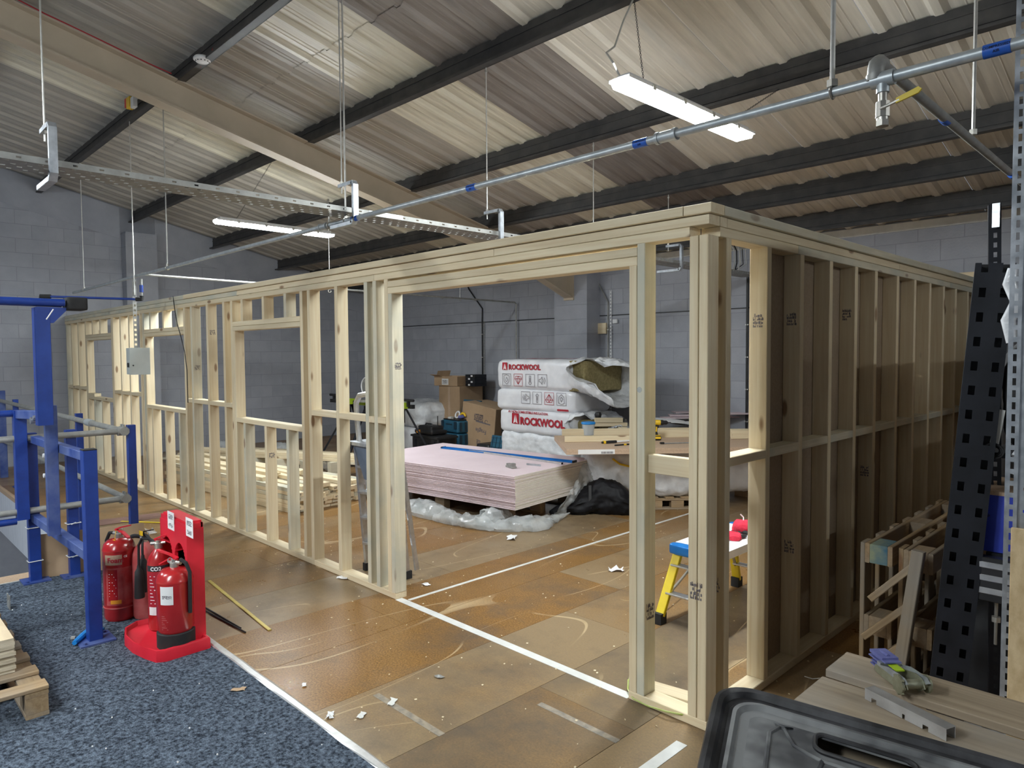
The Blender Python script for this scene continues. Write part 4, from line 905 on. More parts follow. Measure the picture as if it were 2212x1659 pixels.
def torn_bag(par, hx, hy, hz, zc, x0, ln, seed, cut=(PI*1.02, PI*1.62)):
    q = MB(); na, nl = 72, 16; vs = []
    for i in range(nl+1):
        for j in range(na):
            a = 2*PI*j/na; ca, sa = math.cos(a), math.sin(a); k = (abs(ca)**4+abs(sa)**4)**-.25
            y, z = hy*ca*k, hz*sa*k
            # a measured from +y (far side); front top quadrant is cut away short
            aa = (a) % (2*PI); short = 1.0
            c = PI*.82; dlt = abs(((aa-c+PI)%(2*PI))-PI)
            if dlt < .85: short = .12+.88*(dlt/.85)**1.4
            L_ = ln*short*(1+.22*nz((ca*2,sa*2,0),1.5,seed))
            s = i/nl; x = x0 + L_*s
            fl = 1+.10*s-.22*s*s*(1 if short>.6 else -1.2)
            p = Vector((x, y*fl, zc+z*fl-.20*s*s*(1 if sa<0 else .45)))
            kk = crinkle(p,6,seed)*.05*min(1,s*2.5); p += Vector((0,ca*kk,sa*kk)); vs.append(p)
    fs = [(i*na+j, i*na+(j+1)%na, (i+1)*na+(j+1)%na, (i+1)*na+j) for i in range(nl) for j in range(na)]
    q.add(vs, fs); return q.obj('torn_wrapper', M['filmwhite'], par, True)
torn_bag(b3, .0, .425, .22, .215, .66, .72, 3)
q = bm_obj('mineral_wool', softbox(.22,.7,.2,.05,.012,9,12,9), M['wool'], b1, mtx=Matrix.Translation((.82,.05,.05)))
torn_bag(b1, 0, .40, .17, .16, .66, .42, 8)
# left slumped bale and bales below it behind the saw stand
a, b = at(867,905,'y',5.0), at(945,862,'y',5.0)
t = bale('slumped white bale under milky film against the back wall, left of the cardboard boxes', ((a.x+b.x)/2+.05,5.12,.42), 1.25, .95, .44, R(-8), 'filmwhite', 21, .03, .14)
t = bale('white bale on the floor beneath the slumped one, seen past the door post', (a.x+.35,5.0,.0), 1.2, .8, .41, R(-5), 'bale', 22, .012, .08)
icon(t, (-.05,-.42,.08), (1,0,0), (0,0,1), .2, 0); text('lettering', t, 'INSULATION', .06, M['inkgrey'], (-.2,-.42,.32), bold=.001)
# ---- table: hardboard sheet on bales, turned about 45 degrees
FLc = Vector((-3.09,2.58,0)); e1 = Vector((1.09,1.21,0)).normalized(); ta = math.atan2(e1.y,e1.x)
TZ_ = .745
tb = thing('work_table', 'makeshift table of a brown board sheet resting on wrapped insulation bales', 'table', (FLc.x,FLc.y,0), ta)
q = MB(); q.box(0,2.44,0,1.22,TZ_-.055,TZ_-.028); q.obj('lower_sheet', M['chiptop'], tb)
q = MB(); q.box(.0,2.44,0.004,1.22,TZ_-.027,TZ_); q.obj('top_sheet', M['chiptop'], tb)
q = MB(); q.box(.12,.50,-.0015,0,TZ_-.052,TZ_+.0-.004); lb = q.obj('sticker', M['paper'], tb)
text('lettering', lb, 'MEDITE', .018, M['inkgrey'], (.24,-.002,TZ_-.02)) if False else None
q = MB(); rn = random.Random(4); x = .36
while x < .48: ww = rn.uniform(.002,.007); q.box(x,x+ww,-.0025,-.0015,TZ_-.048,TZ_-.026); x += ww+rn.uniform(.002,.006)
q.obj('barcode', M['ink'], tb)
def TB(x, y, z=0): return Vector((FLc.x,FLc.y,TZ_+z)) + e1*x + Vector((-e1.y,e1.x,0))*y
def onT(u, v, dz=0.0):
    p = G(u,v,TZ_+dz); return p
def bl_(lab, u, v, sx, sy, sz, rz, m, seed, z0=.146, dy=.0, cr=.03, rnd=.16):
    p = G(u,v); d = (p-CAM); d.z = 0; d.normalize(); p = p + d*dy
    return bale(lab, (p.x,p.y,z0), sx, sy, sz, rz, m, seed, cr, rnd)
s1 = bl_('plump white wrapped bale with yellow tape under the left half of the table', 1328, 1106, .70, .70, .54, ta, 'filmwhite', 31, dy=.52)
s2 = bl_('creased white wrapped bale under the table, seen between door post and corner post', 1448, 1106, .66, .66, .54, ta, 'filmwhite', 32, dy=.42)
s3 = bl_('wrapped bale with printed icon under the right end of the table', 1560, 1092, .66, .7, .54, ta, 'bale', 33, dy=.35, cr=.02)
icon(s3, (-.30,-.365,.18), (1,0,0), (0,0,1), .22, 0); text('lettering', s3, 'A1 NON', .07, M['inkred'], (-.31,-.365,.07), bold=.001)
q = MB(); q.tube([(-.10,-.39,.42),(-.02,-.40,.36),(.10,-.40,.33),(.22,-.395,.34)], .012, 6); q.tube([(-.40,-.30,.50),(-.2,-.37,.5),(.1,-.35,.515)], .012, 6); q.obj('yellow_tape', M['yel2'], s1, True)
for bb, dx in ((s1,0),(s2,.1)):
    p = bb.location; pallet('pallet', 'low pallet under the '+('left' if bb is s1 else 'middle')+' bale beneath the table', (p.x+.0,p.y,0), ta, .62, .6, .144, seed=9, ntop=4)
# timbers on the table
t = thing('pine_batten', 'long pine batten lying along the front of the table', 'timber'); bar('batten', t, onT(1220,955,.0)+Vector((0,0,.034)), onT(1390,953,.0)+Vector((0,0,.034)), .045, .067, T)
t = thing('pine_batten', 'second pine batten just behind the front one on the table', 'timber'); p0 = onT(1214,941)+Vector((0,0,.04)); bar('batten', t, p0, p0+e1*1.9, .045, .08, T)
t = thing('pine_offcut', 'short pine offcut behind the blue lidded tub', 'timber'); p0 = onT(1285,926)+Vector((0,0,.11)); bar('block', t, p0, p0+e1*.36, .09, .06, T)
p0.z -= .057; q = thing('pine_offcut', 'pine offcut lying flat under the short one behind the tub', 'timber'); bar('block', q, p0-e1*.05, p0+e1*.42, .09, .045, T)
t = thing('pine_offcut', 'tiny pine block near the door post on the table', 'timber'); p0 = onT(1336,934)+Vector((0,0,.035)); bar('block', t, p0, p0+e1*.10, .09, .06, T)
t = thing('pine_batten', 'pine batten across the table between door post and corner post', 'timber'); p0 = onT(1420,945)+Vector((0,0,.045)); bar('batten', t, p0, p0+e1*1.3, .045, .09, T)
t = thing('pine_batten', 'pine batten end with square cut face, at the right of the table', 'timber'); p0 = onT(1580,948)+Vector((0,0,.05)); bar('batten', t, p0, p0+e1*.6, .045, .095, T)
# tub
p = onT(1271,940); p.z = TZ_+.0; t = thing('plastic_tub', 'clear round tub with a bright blue lid on the table', 'tub', p)
q = MB(); q.lathe([(.055,0),(.070,.004),(.078,.135),(.076,.135),(.068,.007),(.001,.006)], 28); q.obj('tub', M['cleartub'], t, True)
q = MB(); q.lathe([(.001,.134),(.082,.134),(.086,.140),(.086,.152),(.08,.160),(.05,.157),(.001,.157)], 28); q.obj('lid', M['bluelid'], t, True)
q = MB(); q.lathe([(.001,.008),(.066,.008),(.070,.05),(.001,.055)], 16); q.obj('screws', M['galvd'], t); q = label_patch('sticker', t, .076, R(190), R(235), .05, .11, M['strapblue'])
# black lamp head behind tub
p = onT(1292,924); t = thing('work_torch', 'black bulbous torch standing behind the blue lidded tub', 'torch', p)
q = MB(); q.lathe([(.02,0),(.022,.10),(.04,.14),(.048,.175),(.035,.205),(.001,.21)], 16); q.obj('body', M['black'], t, True)
# drill
def drill(p, rz, lab):
    t = thing('cordless_drill', lab, 'drill', p, rz)
    bm = softbox(.115,.075,.055,.02,.001,5,8); bm_obj('battery', bm, M['black'], t)
    q = MB(); q.box(-.05,.05,-.039,-.036,.02,.045); q.box(-.035,.045,-.030,.030,.0551,.062); q.obj('battery_clip', M['yel2'], t)
    q = MB(); q.tube([(0,0,.055),(-.005,0,.10),(.0,0,.15),(.005,0,.175)], [.026,.019,.020,.026], 12); q.obj('handle', M['black'], t, True)
    q = MB(); q.tube([(.0,-.021,.10),(.004,-.0215,.155)], .008, 8); q.obj('handle_panel', M['yel2'], t, True)
    q = MB(); q.lathe([(.02,-.07),(.030,-.062),(.032,.02),(.028,.05)], 16); q.v = [(z,x,y+.20) for x,y,z in q.v]; q.obj('motor_body', M['yel2'], t, True)
    q = MB(); q.lathe([(.022,-.095),(.030,-.088),(.031,-.062),(.031,-.06)], 16); q.v = [(z,x,y+.20) for x,y,z in q.v]; q.obj('rear_cap', M['black'], t, True); q = MB(); q.lathe([(.030,.05),(.030,.075),(.024,.085),(.024,.115),(.014,.13)], 16); q.v = [(z,x,y+.20) for x,y,z in q.v]; q.obj('chuck', M['black'], t, True)
    q = MB(); q.cyl((.13,0,.2),(.165,0,.2),.005,n=6); q.obj('bit', M['darksteel'], t); q = MB(); q.box(.018,.032,-.006,.006,.14,.17); q.obj('trigger', M['black'], t)
    for k in range(4): q = MB(); q.box(-.06+.014*k,-.053+.014*k,-.034,-.030,.185,.215); q.obj('vent', M['black'], t)
    return t
p = onT(1417,951); drill((p.x,p.y,TZ_+.0), ta-.12, 'yellow and black cordless drill standing on the table between the posts')
# small hand tools and ruler on the table
t = thing('utility_knife', 'black and silver knife lying on the table front edge by the door post', 'knife'); a, b = onT(1300,956,.015), onT(1362,952,.015)
q = MB(); q.tube([a,a.lerp(b,.25),a.lerp(b,.5)], [.012,.018,.015], 8); q.obj('handle', M['black'], t, True); q = MB(); q.tube([a.lerp(b,.5),b], .009, 8); q.obj('shaft', M['white'], t, True); q = MB(); q.tube([a.lerp(b,.05),a.lerp(b,.12)], .019, 8); q.obj('yellow_ring', M['yel2'], t, True)
t = thing('marker_pencil', 'short black and yellow pencil in front of the knife on the table', 'pencil'); a, b = onT(1328,962,.008), onT(1366,959,.008)
q = MB(); q.tube([a,b], .008, 6); q.obj('barrel', M['black'], t, True); q = MB(); q.tube([a.lerp(b,.5),a.lerp(b,.65)], .009, 6); q.obj('yellow_ring', M['yel2'], t)
t = thing('steel_rule', 'grey steel rule lying along the table edge right of the drill', 'ruler'); a, b = onT(1432,958,.006), onT(1500,956,.006); bar('blade', t, a, b, .03, .008, M['galv']); bar('end_stop', t, a-(b-a).normalized()*.03, a+(b-a).normalized()*.01, .034, .03, M['black'])
t = thing('pipe_end', 'dark round tube end sticking out under the table edge', 'tube'); p0 = at(1445,964,'z',TZ_-.06); d = Vector((-e1.y,e1.x,0)); q = MB(); q.cyl(p0-d*.05, p0+d*.5, .034, n=18); q.obj('tube', M['darksteel'], t, True)
t = thing('drawing_sheets', 'loose curled white drawing sheets on the table behind the drill', 'papers')
for k in range(3):
    q = MB(); a = onT(1400,936); s = random.Random(k)
    def pf(i, j, k=k): 
        p = a + e1*(i*.55+.04*k) + Vector((-e1.y,e1.x,0))*(j*.38+.02*k); p.z = TZ_+.09+.012*k+.035*math.sin(i*3+k)+.02*j; return p
    vs, fs = grid(10,4,pf); q.add(vs, fs); q.obj('sheet', M['paper'], t, True)
for k, (u, v, L_, dz, r_) in enumerate(((1432,924,1.1,.13,.1),(1445,921,.8,.15,-.15),(1455,917,.8,.17,.0),(1530,925,.6,.19,.0))):
    t = thing('plasterboard_offcut', ['pink plasterboard offcut, lowest of those on the table','pink plasterboard offcut lying askew over the lowest one','narrow pink offcut third up on the table','pale pink offcut on the far right end of the table'][k], 'offcut')
    p0 = onT(u,v,0); p0.z = TZ_+dz; d = Matrix.Rotation(r_,3,'Z') @ e1; bar('board', t, p0, p0+d*L_, .24, .0125, M['pink'])
# clamp and glasses-like tangle
t = thing('hose_clamp', 'small coil of grey strap and clips on the table near the tiny block', 'clamp'); p = onT(1322,932); q = MB()
for k in range(3): q.tube([p+Vector((.05*math.cos(a)+.05*k,.04*math.sin(a),.02+.015*k+.03*abs(math.sin(a)))) for a in [2*PI*i/14 for i in range(14)]], .006, 6, True)
q.obj('coil', M['galv'], t, True)
# clutter under far right of the table: stacked boards
for k in range(5):
    t = thing('stacked_board', ['lowest','second','third','fourth','top'][k]+' board in the low pile on the floor behind the third side stud', 'timber'); p0 = G(1568,1076)+Vector((0,0,.03+.075*k)); d = Vector((1,.25,0)).normalized() if k%2 else Vector((1,.05,0)).normalized()
    p0 = p0+Vector((.05*(k%3),.30+.02*k,0)); bar('board', t, p0, p0+d*.75, .2, .07, M['card'] if k in (0,3) else (M['timber2'] if k!=2 else M['carddark']))
# ---- timber pile
A0, A1 = G(630,1110), G(439,1061); dA = (A1-A0).normalized(); dA = Vector((dA.x,dA.y,0)); sA = Vector((-dA.y,dA.x,0)); sA = sA if sA.y>0 else -sA
lenA = min(3.1, (A1-A0).length*1.9)
rn = random.Random(12); angA = math.atan2(dA.y,dA.x)
MT = {}
def piece(p, rz, L_, lab, grp, mat, w_=.095, h_=.045, st=True):
    o = mobj('timber_length', beam_mesh(L_, w_, h_, mat, 'timber_length')); o.location = p; o.rotation_euler = (0,rn.uniform(-.002,.002),rz); _tag(o, lab, 'timber', grp)
    return o
for lay in range(6):
    zc = .024+.0465*lay
    for k in range(6 if lay < 5 else 4):
        if lay == 5: off = .03*k
        else: off = 0
        st = rn.uniform(-.10,.04) if lay else rn.uniform(-.02,.02)
        c = A0 + sA*(.05+.099*k+off) + dA*(lenA/2+st); 
        m_ = T2 if rn.random() < .4 else T
        o = piece((c.x,c.y,zc), angA+rn.uniform(-.004,.004), round(lenA,3), 'pine length in the big stack of battens behind the window framing', 'pine lengths in the big stack', m_)
        if lay in (2,3,4) and k in (0,2,3,5):
            me = text_mesh('HT', .03, M['ink'], bold=.0006); mobj('end_stamp', me, o, frameM((-lenA/2-.0008,.03,-.012),(0,-1,0),(0,0,1)))
for k in range(5):
    c = A0 + sA*(.08+.12*k) + dA*(lenA*.55+rn.uniform(-.1,.25)); o = piece((c.x,c.y,.024+.0465*6+(.02 if k%2 else 0)), angA+rn.uniform(-.05,.06), round(lenA*.8,3), 'pine length lying loose across the top of the big stack of battens', 'loose pine lengths on top of the stack', T)
# smaller pile to its right
B0 = G(742,1085)
for lay in range(5):
    for k in range(3):
        c = B0 + sA*(.06+.099*k) + dA*(1.0+rn.uniform(-.04,.04)); piece((c.x,c.y,.024+.0465*lay), angA+.05+rn.uniform(-.01,.01), 2.0, 'pine length in the small stack beside the aluminium ladder', 'pine lengths in the small stack', T if rn.random()<.6 else T2)
# long boards further back
a, b = G(400,968,.30), G(775,986,.30); d = (b-a); d.z = 0; Lb = d.length; d.normalize()
for k in range(4):
    c = a.lerp(b,.5)+Vector((-d.y,d.x,0))*(.11*(k%2)) ; c.z = .24+.047*(k//2)+ .0
    piece((c.x,c.y,c.z), math.atan2(d.y,d.x)+.006*k, round(Lb,2), 'long straight pine board raised at the back of the timber pile', 'long boards at the back of the pile', T, .1, .045)
for k in range(6):
    c = a.lerp(b,.12+.15*k); t = thing('pine_bearer', 'short pine bearer carrying the long boards', 'timber', (c.x+.05,c.y+.04,0), group='bearers under the long boards'); beam('bearer', t, -.05,.05,-.15,.15,0,.215, T2)
for k in range(7):
    c = G(470+34*k, 1000-5*(k%3), .02); piece((c.x,c.y,.05+.045*(k%3)), math.atan2(d.y,d.x)+rn.uniform(-.08,.08), 2.2, 'pale board in the loose spread between the big stack and the long boards', 'loose spread boards', T if k%2 else T2, .15, .03)
# ---- ladder
F1, F2 = G(796,1230), G(878,1250)
lw = (F2-F1); lwd = lw.normalized(); topA = at(771,957,'x',F1.x-.03)
lad = thing('step_ladder', 'aluminium step ladder with blue plastic tray, folded behind the left door post', 'ladder', (0,0,0))
up = topA-F1
for nm, base in (('stile',F1),('stile',F2)):
    bar(nm, lad, base+Vector((0,0,.03)), base+up, .065, .025, M['alu'], up=lwd)
    bar('rear_leg', lad, base+Vector((0,.10,.05)), base+up+Vector((0,.05,-.05)), .04, .022, M['alu'], up=lwd)
    q = MB(); q.box(base.x-.02,base.x+.02,base.y-.04,base.y+.04,0,.06); q.obj('foot', M['rubber'], lad)
for k in range(4):
    c = F1+up*(.22+.2*k); bar('tread', lad, c+Vector((.0,0,0)), c+lw, .08, .02, M['alu'])
q = MB(); c = F1+up; q.box(c.x-.02,c.x+lw.length+.03,c.y-.08,c.y+.14,c.z-.004,c.z+.022); q.obj('platform', M['galv'], lad)
q = MB(); q.add([(c.x+.02,c.y-.05,c.z-.01),(c.x+lw.length,c.y-.05,c.z-.01),(c.x+lw.length,c.y+.0,c.z-.28),(c.x+.10,c.y+.0,c.z-.28),(c.x+.02,c.y-.035,c.z-.01),(c.x+lw.length,c.y-.035,c.z-.01),(c.x+lw.length,c.y+.015,c.z-.28),(c.x+.10,c.y+.015,c.z-.28)],[(0,1,2,3),(7,6,5,4),(0,4,5,1),(1,5,6,2),(2,6,7,3),(3,7,4,0)]); q.obj('tool_tray', M['traygrey'], lad)
q = MB(); hA = at(786,975,'x',c.x); hT = at(764,862,'x',c.x); hz = hT.z
q.tube([(c.x+.04,c.y,c.z),(c.x+.0,c.y-.0,hz-.12),(c.x-.0,c.y,hz-.03),(c.x+.05,c.y,hz+.03),(c.x+.15,c.y,hz+.045),(c.x+lw.length-.05,c.y,hz+.03),(c.x+lw.length,c.y,hz-.05),(c.x+lw.length,c.y,c.z)], .022, 8); q.obj('guard_rail', M['alu'], lad, True)
# ---- yellow hop-up with gloves
PZs = .50; x0, x1 = -.86, -.50
hs = thing('work_platform', 'folding work platform with yellow legs, blue ends and white top', 'step platform', (0,0,0))
ya, yb_ = 1.10, 1.80
q = MB(); q.box(x0,x1,ya,yb_,PZs-.05,PZs); q.obj('deck', M['white'], hs)
for y0, y1 in ((ya-.07,ya-.002),(yb_+.002,yb_+.07)):
    bm_obj('end_cap', softbox(x1-x0+.02,abs(y1-y0),.075,.02,0,5,6), M['bluelevel'], hs, mtx=Matrix.Translation(((x0+x1)/2,(y0+y1)/2,PZs-.068)))
for sx in (x0+.02, x1-.02):
    ox = -.035 if sx < -.7 else .035
    for yt, yf in ((ya,.945),(yb_,1.955)):
        bar('leg', hs, (sx+ox,yf,.05), (sx,yt,PZs-.07), .028, .06, M['yellow'], up=(1,0,0))
        q = MB(); q.box(sx+ox-.03,sx+ox+.03,yf-.035,yf+.03,0,.07); q.obj('foot', M['rubber'], hs)
for yt, yf in ((ya,.945),(yb_,1.955)):
    for k in (.42,.80): y = yf+(yt-yf)*k; bar('rung', hs, (x0-.0,y,k*PZs*.9), (x1+.0,y,k*PZs*.9), .06, .012, M['alu'])
    bar('brace', hs, (x0,yf+(yt-yf)*.3,.16), (x0+.1,(ya+yb_)/2+(yt-1.45)*.5,PZs-.09), .02, .012, M['brass'])
q = MB(); q.box(x0-.002,x0-.0005,ya+.42,ya+.52,PZs-.042,PZs-.01); q.obj('sticker', M['ink'], hs)
def glove(loc, rz, lab):
    t = thing('work_glove', lab, 'glove', loc, rz)
    bm_obj('palm', softbox(.10,.09,.035,.017,.004,14,10,5,None,.006), M['redfab'], t)
    for k in range(4):
        q = MB(); y = -.034+.022*k; q.tube([(.04,y,.017),(.075,y*1.1,.022),(.105,y*1.25,.012),(.12-.006*abs(k-1.5),y*1.3,.006)], [.012,.0115,.010,.006], 8); q.obj('finger', M['rubber'], t, True)
    q = MB(); q.tube([(-.01,-.04,.016),(.015,-.065,.016),(.04,-.08,.010)], [.013,.012,.007], 8); q.obj('thumb', M['rubber'], t, True)
    q = MB(); q.tube([(-.045,0,.018),(-.075,0,.019)], [.034,.038], 12); q.v = [(x,y,.018+(z-.018)*.45) for x,y,z in q.v]; q.obj('cuff', M['redfab'], t, True)
    return t
p = G(1585,1163,PZs); glove((p.x,p.y,PZs), R(120), 'flat red and black work glove lying on the work platform')
p = G(1606,1150,PZs); t = glove((p.x,p.y,PZs), R(30), 'rolled up red work glove behind the flat one on the work platform'); t.scale = (1,1,1)
bm_obj('rolled_cuff', softbox(.13,.11,.08,.036,.006,14,10,6,None,.008), M['redfab'], t)
q = MB(); q.tube([(.0,0,.07),(.0,.02,.10),(-.02,.02,.12)], .004, 6); q.obj('tag', M['white'], t)
q = MB(); q.tube([G(1408,1352,.01),G(1425,1310,.05),G(1445,1285,.10),G(1480,1240,.16),G(1492,1225,.2)], .004, 6); _tag(q.obj('flex_lead', M['ybrass'], None, True), 'thin yellow cord running from the work platform foot', 'cord')
# ---- back wall group
def cbox(name, lab, cat, x0, x1, y0, y1, z0, z1, m='card', rz=0, rot=None, tape=True, parts=True):
    c = ((x0+x1)/2,(y0+y1)/2,z0); t = thing(name, lab, cat, c, rz, rot=rot); hx, hy, h = (x1-x0)/2, (y1-y0)/2, z1-z0
    bm = bmesh.new(); bmesh.ops.create_cube(bm, size=1); 
    for v in bm.verts: v.co = Vector((v.co.x*2*hx, v.co.y*2*hy, (v.co.z+.5)*h))
    bmesh.ops.bevel(bm, geom=bm.edges, offset=.006, segments=1, affect='EDGES'); bm_obj('carton', bm, M[m], t, False)
    if tape: q = MB(); q.box(-.03,.03,-hy-.0012,-hy,.006,h-.006); q.box(-.03,.03,-hy,hy,h-.0005,h+.001); q.obj('parcel_tape', M['chiptop'], t)
    return t
a, b, c = at(948,833,'y',5.05), at(990,833,'y',5.05), at(1022,834,'y',5.6)
tall = cbox('cardboard_box', 'tall brown cardboard box standing against the back wall', 'box', a.x, b.x+.03, 5.05, 5.60, 0, a.z)
a2, b2_ = at(940,830,'y',5.02), at(974,830,'y',5.02)
ob = thing('cardboard_box', 'open brown cardboard box with white label on top of the tall one', 'box', ((a2.x+b2_.x)/2+.05,5.25,a.z+.001), R(4))
hx, hy, h = .30, .22, .17
q = MB()
for bx_ in ((-hx,hx,-hy,-hy+.005),(-hx,hx,hy-.005,hy),(-hx,-hx+.005,-hy,hy),(hx-.005,hx,-hy,hy)): q.box(*bx_, 0, h)
q.box(-hx,hx,-hy,hy,0,.005); q.obj('carton', M['card'], ob)
q = MB(); q.box(-hx,-hx+.22,0,.004,0,.12,Matrix.Translation((0,-hy,h)) @ Matrix.Rotation(R(75),4,'X')); q.obj('flap', M['card'], ob); q = MB(); q.box(-.16,.16,0,.004,0,.10,Matrix.Translation((-hx,0,h)) @ Matrix.Rotation(R(90),4,'Z') @ Matrix.Rotation(R(20),4,'X')); q.obj('flap', M['card'], ob)
q = MB(); q.box(-.10,.07,-hy-.0015,-hy,.02,.13); q.obj('sticker', M['paper'], ob); stamp(ob, (-.08,-hy-.002,.04), (1,0,0), .12, .07, 3)
sx0 = at(1002,830,'y',5.15).x+.06
for k in range(4):
    t = thing('shoe_box', ['lowest','second lowest','second highest','topmost'][k]+' small dark box in the little pile on the tall cardboard box', 'box', (sx0+.07,5.32,a.z+.002+.052*k), R(3*(k%2)))
    q = MB(); q.box(-.12,.12,-.14,.14,0,.049); q.obj('carton', M['darksteel'], t); q = MB(); q.box(-.05+.06*(k%2),.0+.06*(k%2),-.1412,-.14,.012,.04); q.obj('sticker', M['paper'], t)
# teal tool cases
ca, cb_ = at(945,905,'y',4.55), at(985,905,'y',4.55)
cx, ctop = (ca.x+cb_.x)/2, ca.z
def teal(z0, h, lab, open_=False):
    t = thing('tool_case', lab, 'tool case', (cx+.06,4.78,z0), R(-6)); bm_obj('shell', softbox(.50,.42,h-.006,.03,.002,4,10), M['teal'], t)
    q = MB()
    for s in (-1,1): q = MB(); q.box(s*.19-.035,s*.19+.035,-.222,-.211,h*.35,h-.02); q.obj('latch', M['teald'], t)
    q = MB(); q.box(-.09,.09,-.216,-.211,h*.62,h*.72); q.obj('handle', M['teald'], t)
    for k in range(4): q = MB(); q.box(.251,.262,-.15+.1*k-.02,-.15+.1*k+.02,.03,h-.03); q.obj('side_rib', M['teald'], t)
    return t
h_ = ctop/3
for k in range(3): tc = teal(h_*k, h_, ['lowest blue tool case of the three beside the big brown carton','middle blue tool case of the three, closed','open blue tool case on top of the pile, its lid raised and tools inside'][k])
q = MB(); q.box(-.24,.26,0,.03,0,.33,Matrix.Translation((0,.19,h_-.01)) @ Matrix.Rotation(R(-12),4,'X')); q.obj('lid', M['teal'], tc)
q = MB()
for k in range(5): q.box(-.18+.1*k,-.175+.1*k,-.004,.0,.03,.3,Matrix.Translation((0,.19,h_-.01)) @ Matrix.Rotation(R(-12),4,'X'))
for k in range(3): q.box(-.22,.24,-.004,.0,.06+.09*k,.065+.09*k,Matrix.Translation((0,.19,h_-.01)) @ Matrix.Rotation(R(-12),4,'X'))
q.obj('lid_rib', M['teald'], tc)
q = MB(); q.box(-.22,.22,-.18,.16,h_-.004,h_+.012); q.obj('foam_insert', M['black'], tc)
zt = h_+.013
def small(nm, lab, cat, dx, dy, build, m): 
    t = thing(nm, lab, cat, (cx+.06+dx,4.78+dy,zt+2*h_)); q = MB(); build(q); q.obj('body', M[m], t, True); return t
small('tape_roll', 'white roll standing tilted in the open blue tool case', 'tape', -.0, -.04, lambda q: q.tube([(.05*math.cos(a),.02*math.sin(a),.065+.05*math.sin(a)) for a in [2*PI*i/16 for i in range(16)]], .014, 8, True), 'white')
small('sanding_disc', 'pale disc lying at the left of the open tool case', 'disc', -.12, -.08, lambda q: q.lathe([(.001,0),(.06,0),(.06,.02),(.03,.03),(.001,.03)],16), 'offwhite')
t = small('hand_trimmer', 'dark blue tool with yellow grip in the open tool case', 'tool', .12, -.06, lambda q: q.tube([(-.05,0,.03),(.03,0,.04),(.08,0,.05)], [.03,.035,.02], 10), 'strapblue')
q = MB(); q.tube([(-.02,0,.07),(.03,0,.10),(.08,0,.09),(.11,0,.05)], [.015,.022,.022,.014], 10); q.obj('grip', M['yel2'], t, True)
small('socket_bit', 'small brass coloured fitting in the open tool case', 'fitting', -.04, -.12, lambda q: (q.cyl((0,0,0),(0,0,.035),.02,n=10), q.cyl((.03,0,0),(.05,0,.03),.012,n=8)), 'brass')
# black toolbox and case
a, b = at(887,936,'y',4.0), at(947,936,'y',4.0); hh = a.z
t = thing('tool_box', 'large black tool box on the floor left of the blue tool cases', 'tool box', ((a.x+b.x)/2,4.2,0), R(-3)); wd = (b.x-a.x)/2
bm_obj('shell', softbox(wd*2,.38,hh,.03,.002,4,10), M['black'], t)
q = MB(); q.box(-wd-.012,wd+.012,-.205,.205,hh-.045,hh-.015); q.box(-.12,.12,-.212,-.19,hh*.30,hh*.72); q.obj('lid_rim', M['rubber'], t)
q = MB(); q.box(-.10,.10,-.224,-.213,hh*.60,hh*.70); q.obj('handle', M['darksteel'], t)
for s in (-1,1): q = MB(); q.box(s*wd*.72-.03,s*wd*.72+.03,-.206,-.191,hh*.25,hh*.8); q.obj('rib', M['darksteel'], t)
q = MB(); q.cyl((-wd-.005,-.12,.06),(-wd+.02,-.12,.06),.05,n=12); q.obj('corner_clip', M['orange'], t)
t = thing('power_tool_case', 'smaller black case with orange catch lying on the large black tool box', 'tool case', ((a.x+b.x)/2-.06,4.18,hh+.002), R(-3))
def sq2(p, h): k = .78 if p.z > 0 else 1; return Vector((p.x*k, p.y*k, p.z))
bm_obj('shell', softbox(wd*1.35,.32,.14,.03,.002,4,10,1,sq2), M['black'], t); q = MB(); q.box(-.16,-.07,-.17,-.155,.02,.07); q.obj('catch', M['orange'], t)
q = MB(); q.tube([(-.12,-.02,.13),(-.10,-.02,.165),(.06,-.02,.165),(.08,-.02,.13)], .012, 8); q.obj('handle', M['black'], t, True)
q = MB(); q.cyl((.17,.02,.12),(.17,.02,.30),.008,n=8); q.obj('aerial', M['black'], t)
# leaning carton
a, b = at(1012,880,'y',4.75), at(1052,872,'y',4.75)
lc_ = cbox('cardboard_box', 'big brown carton tilted over beside the blue tool cases', 'box', a.x-.25, at(1062,880,'y',4.75).x, 4.75, 5.3, .02, .90, rot=(0,R(7),0), tape=False)
q = MB(); w2 = (at(1062,880,'y',4.75).x-a.x+.25)/2
q.box(-.05,.30,-.277,-.2755,.60,.62); q.obj('carton_print', M['inkgrey'], lc_)
stamp(lc_, (-.1,-.2765,.62), (1,0,0), .22, .12, 9); stamp(lc_, (.0,-.2765,.22), (1,0,0), .1, .1, 10); text('lettering', lc_, 'Fragile', .10, M['inkgrey'], (.22,-.277,.50), xd=(-1,0,0), yd=(0,0,-1), bold=.001)
q = MB(); q.tube([(.20+.03*math.cos(t_),-.277,.64+.03*math.sin(t_)) for t_ in [2*PI*i/12 for i in range(10)]], .004, 4); q.obj('recycle_mark', M['inkgrey'], lc_)
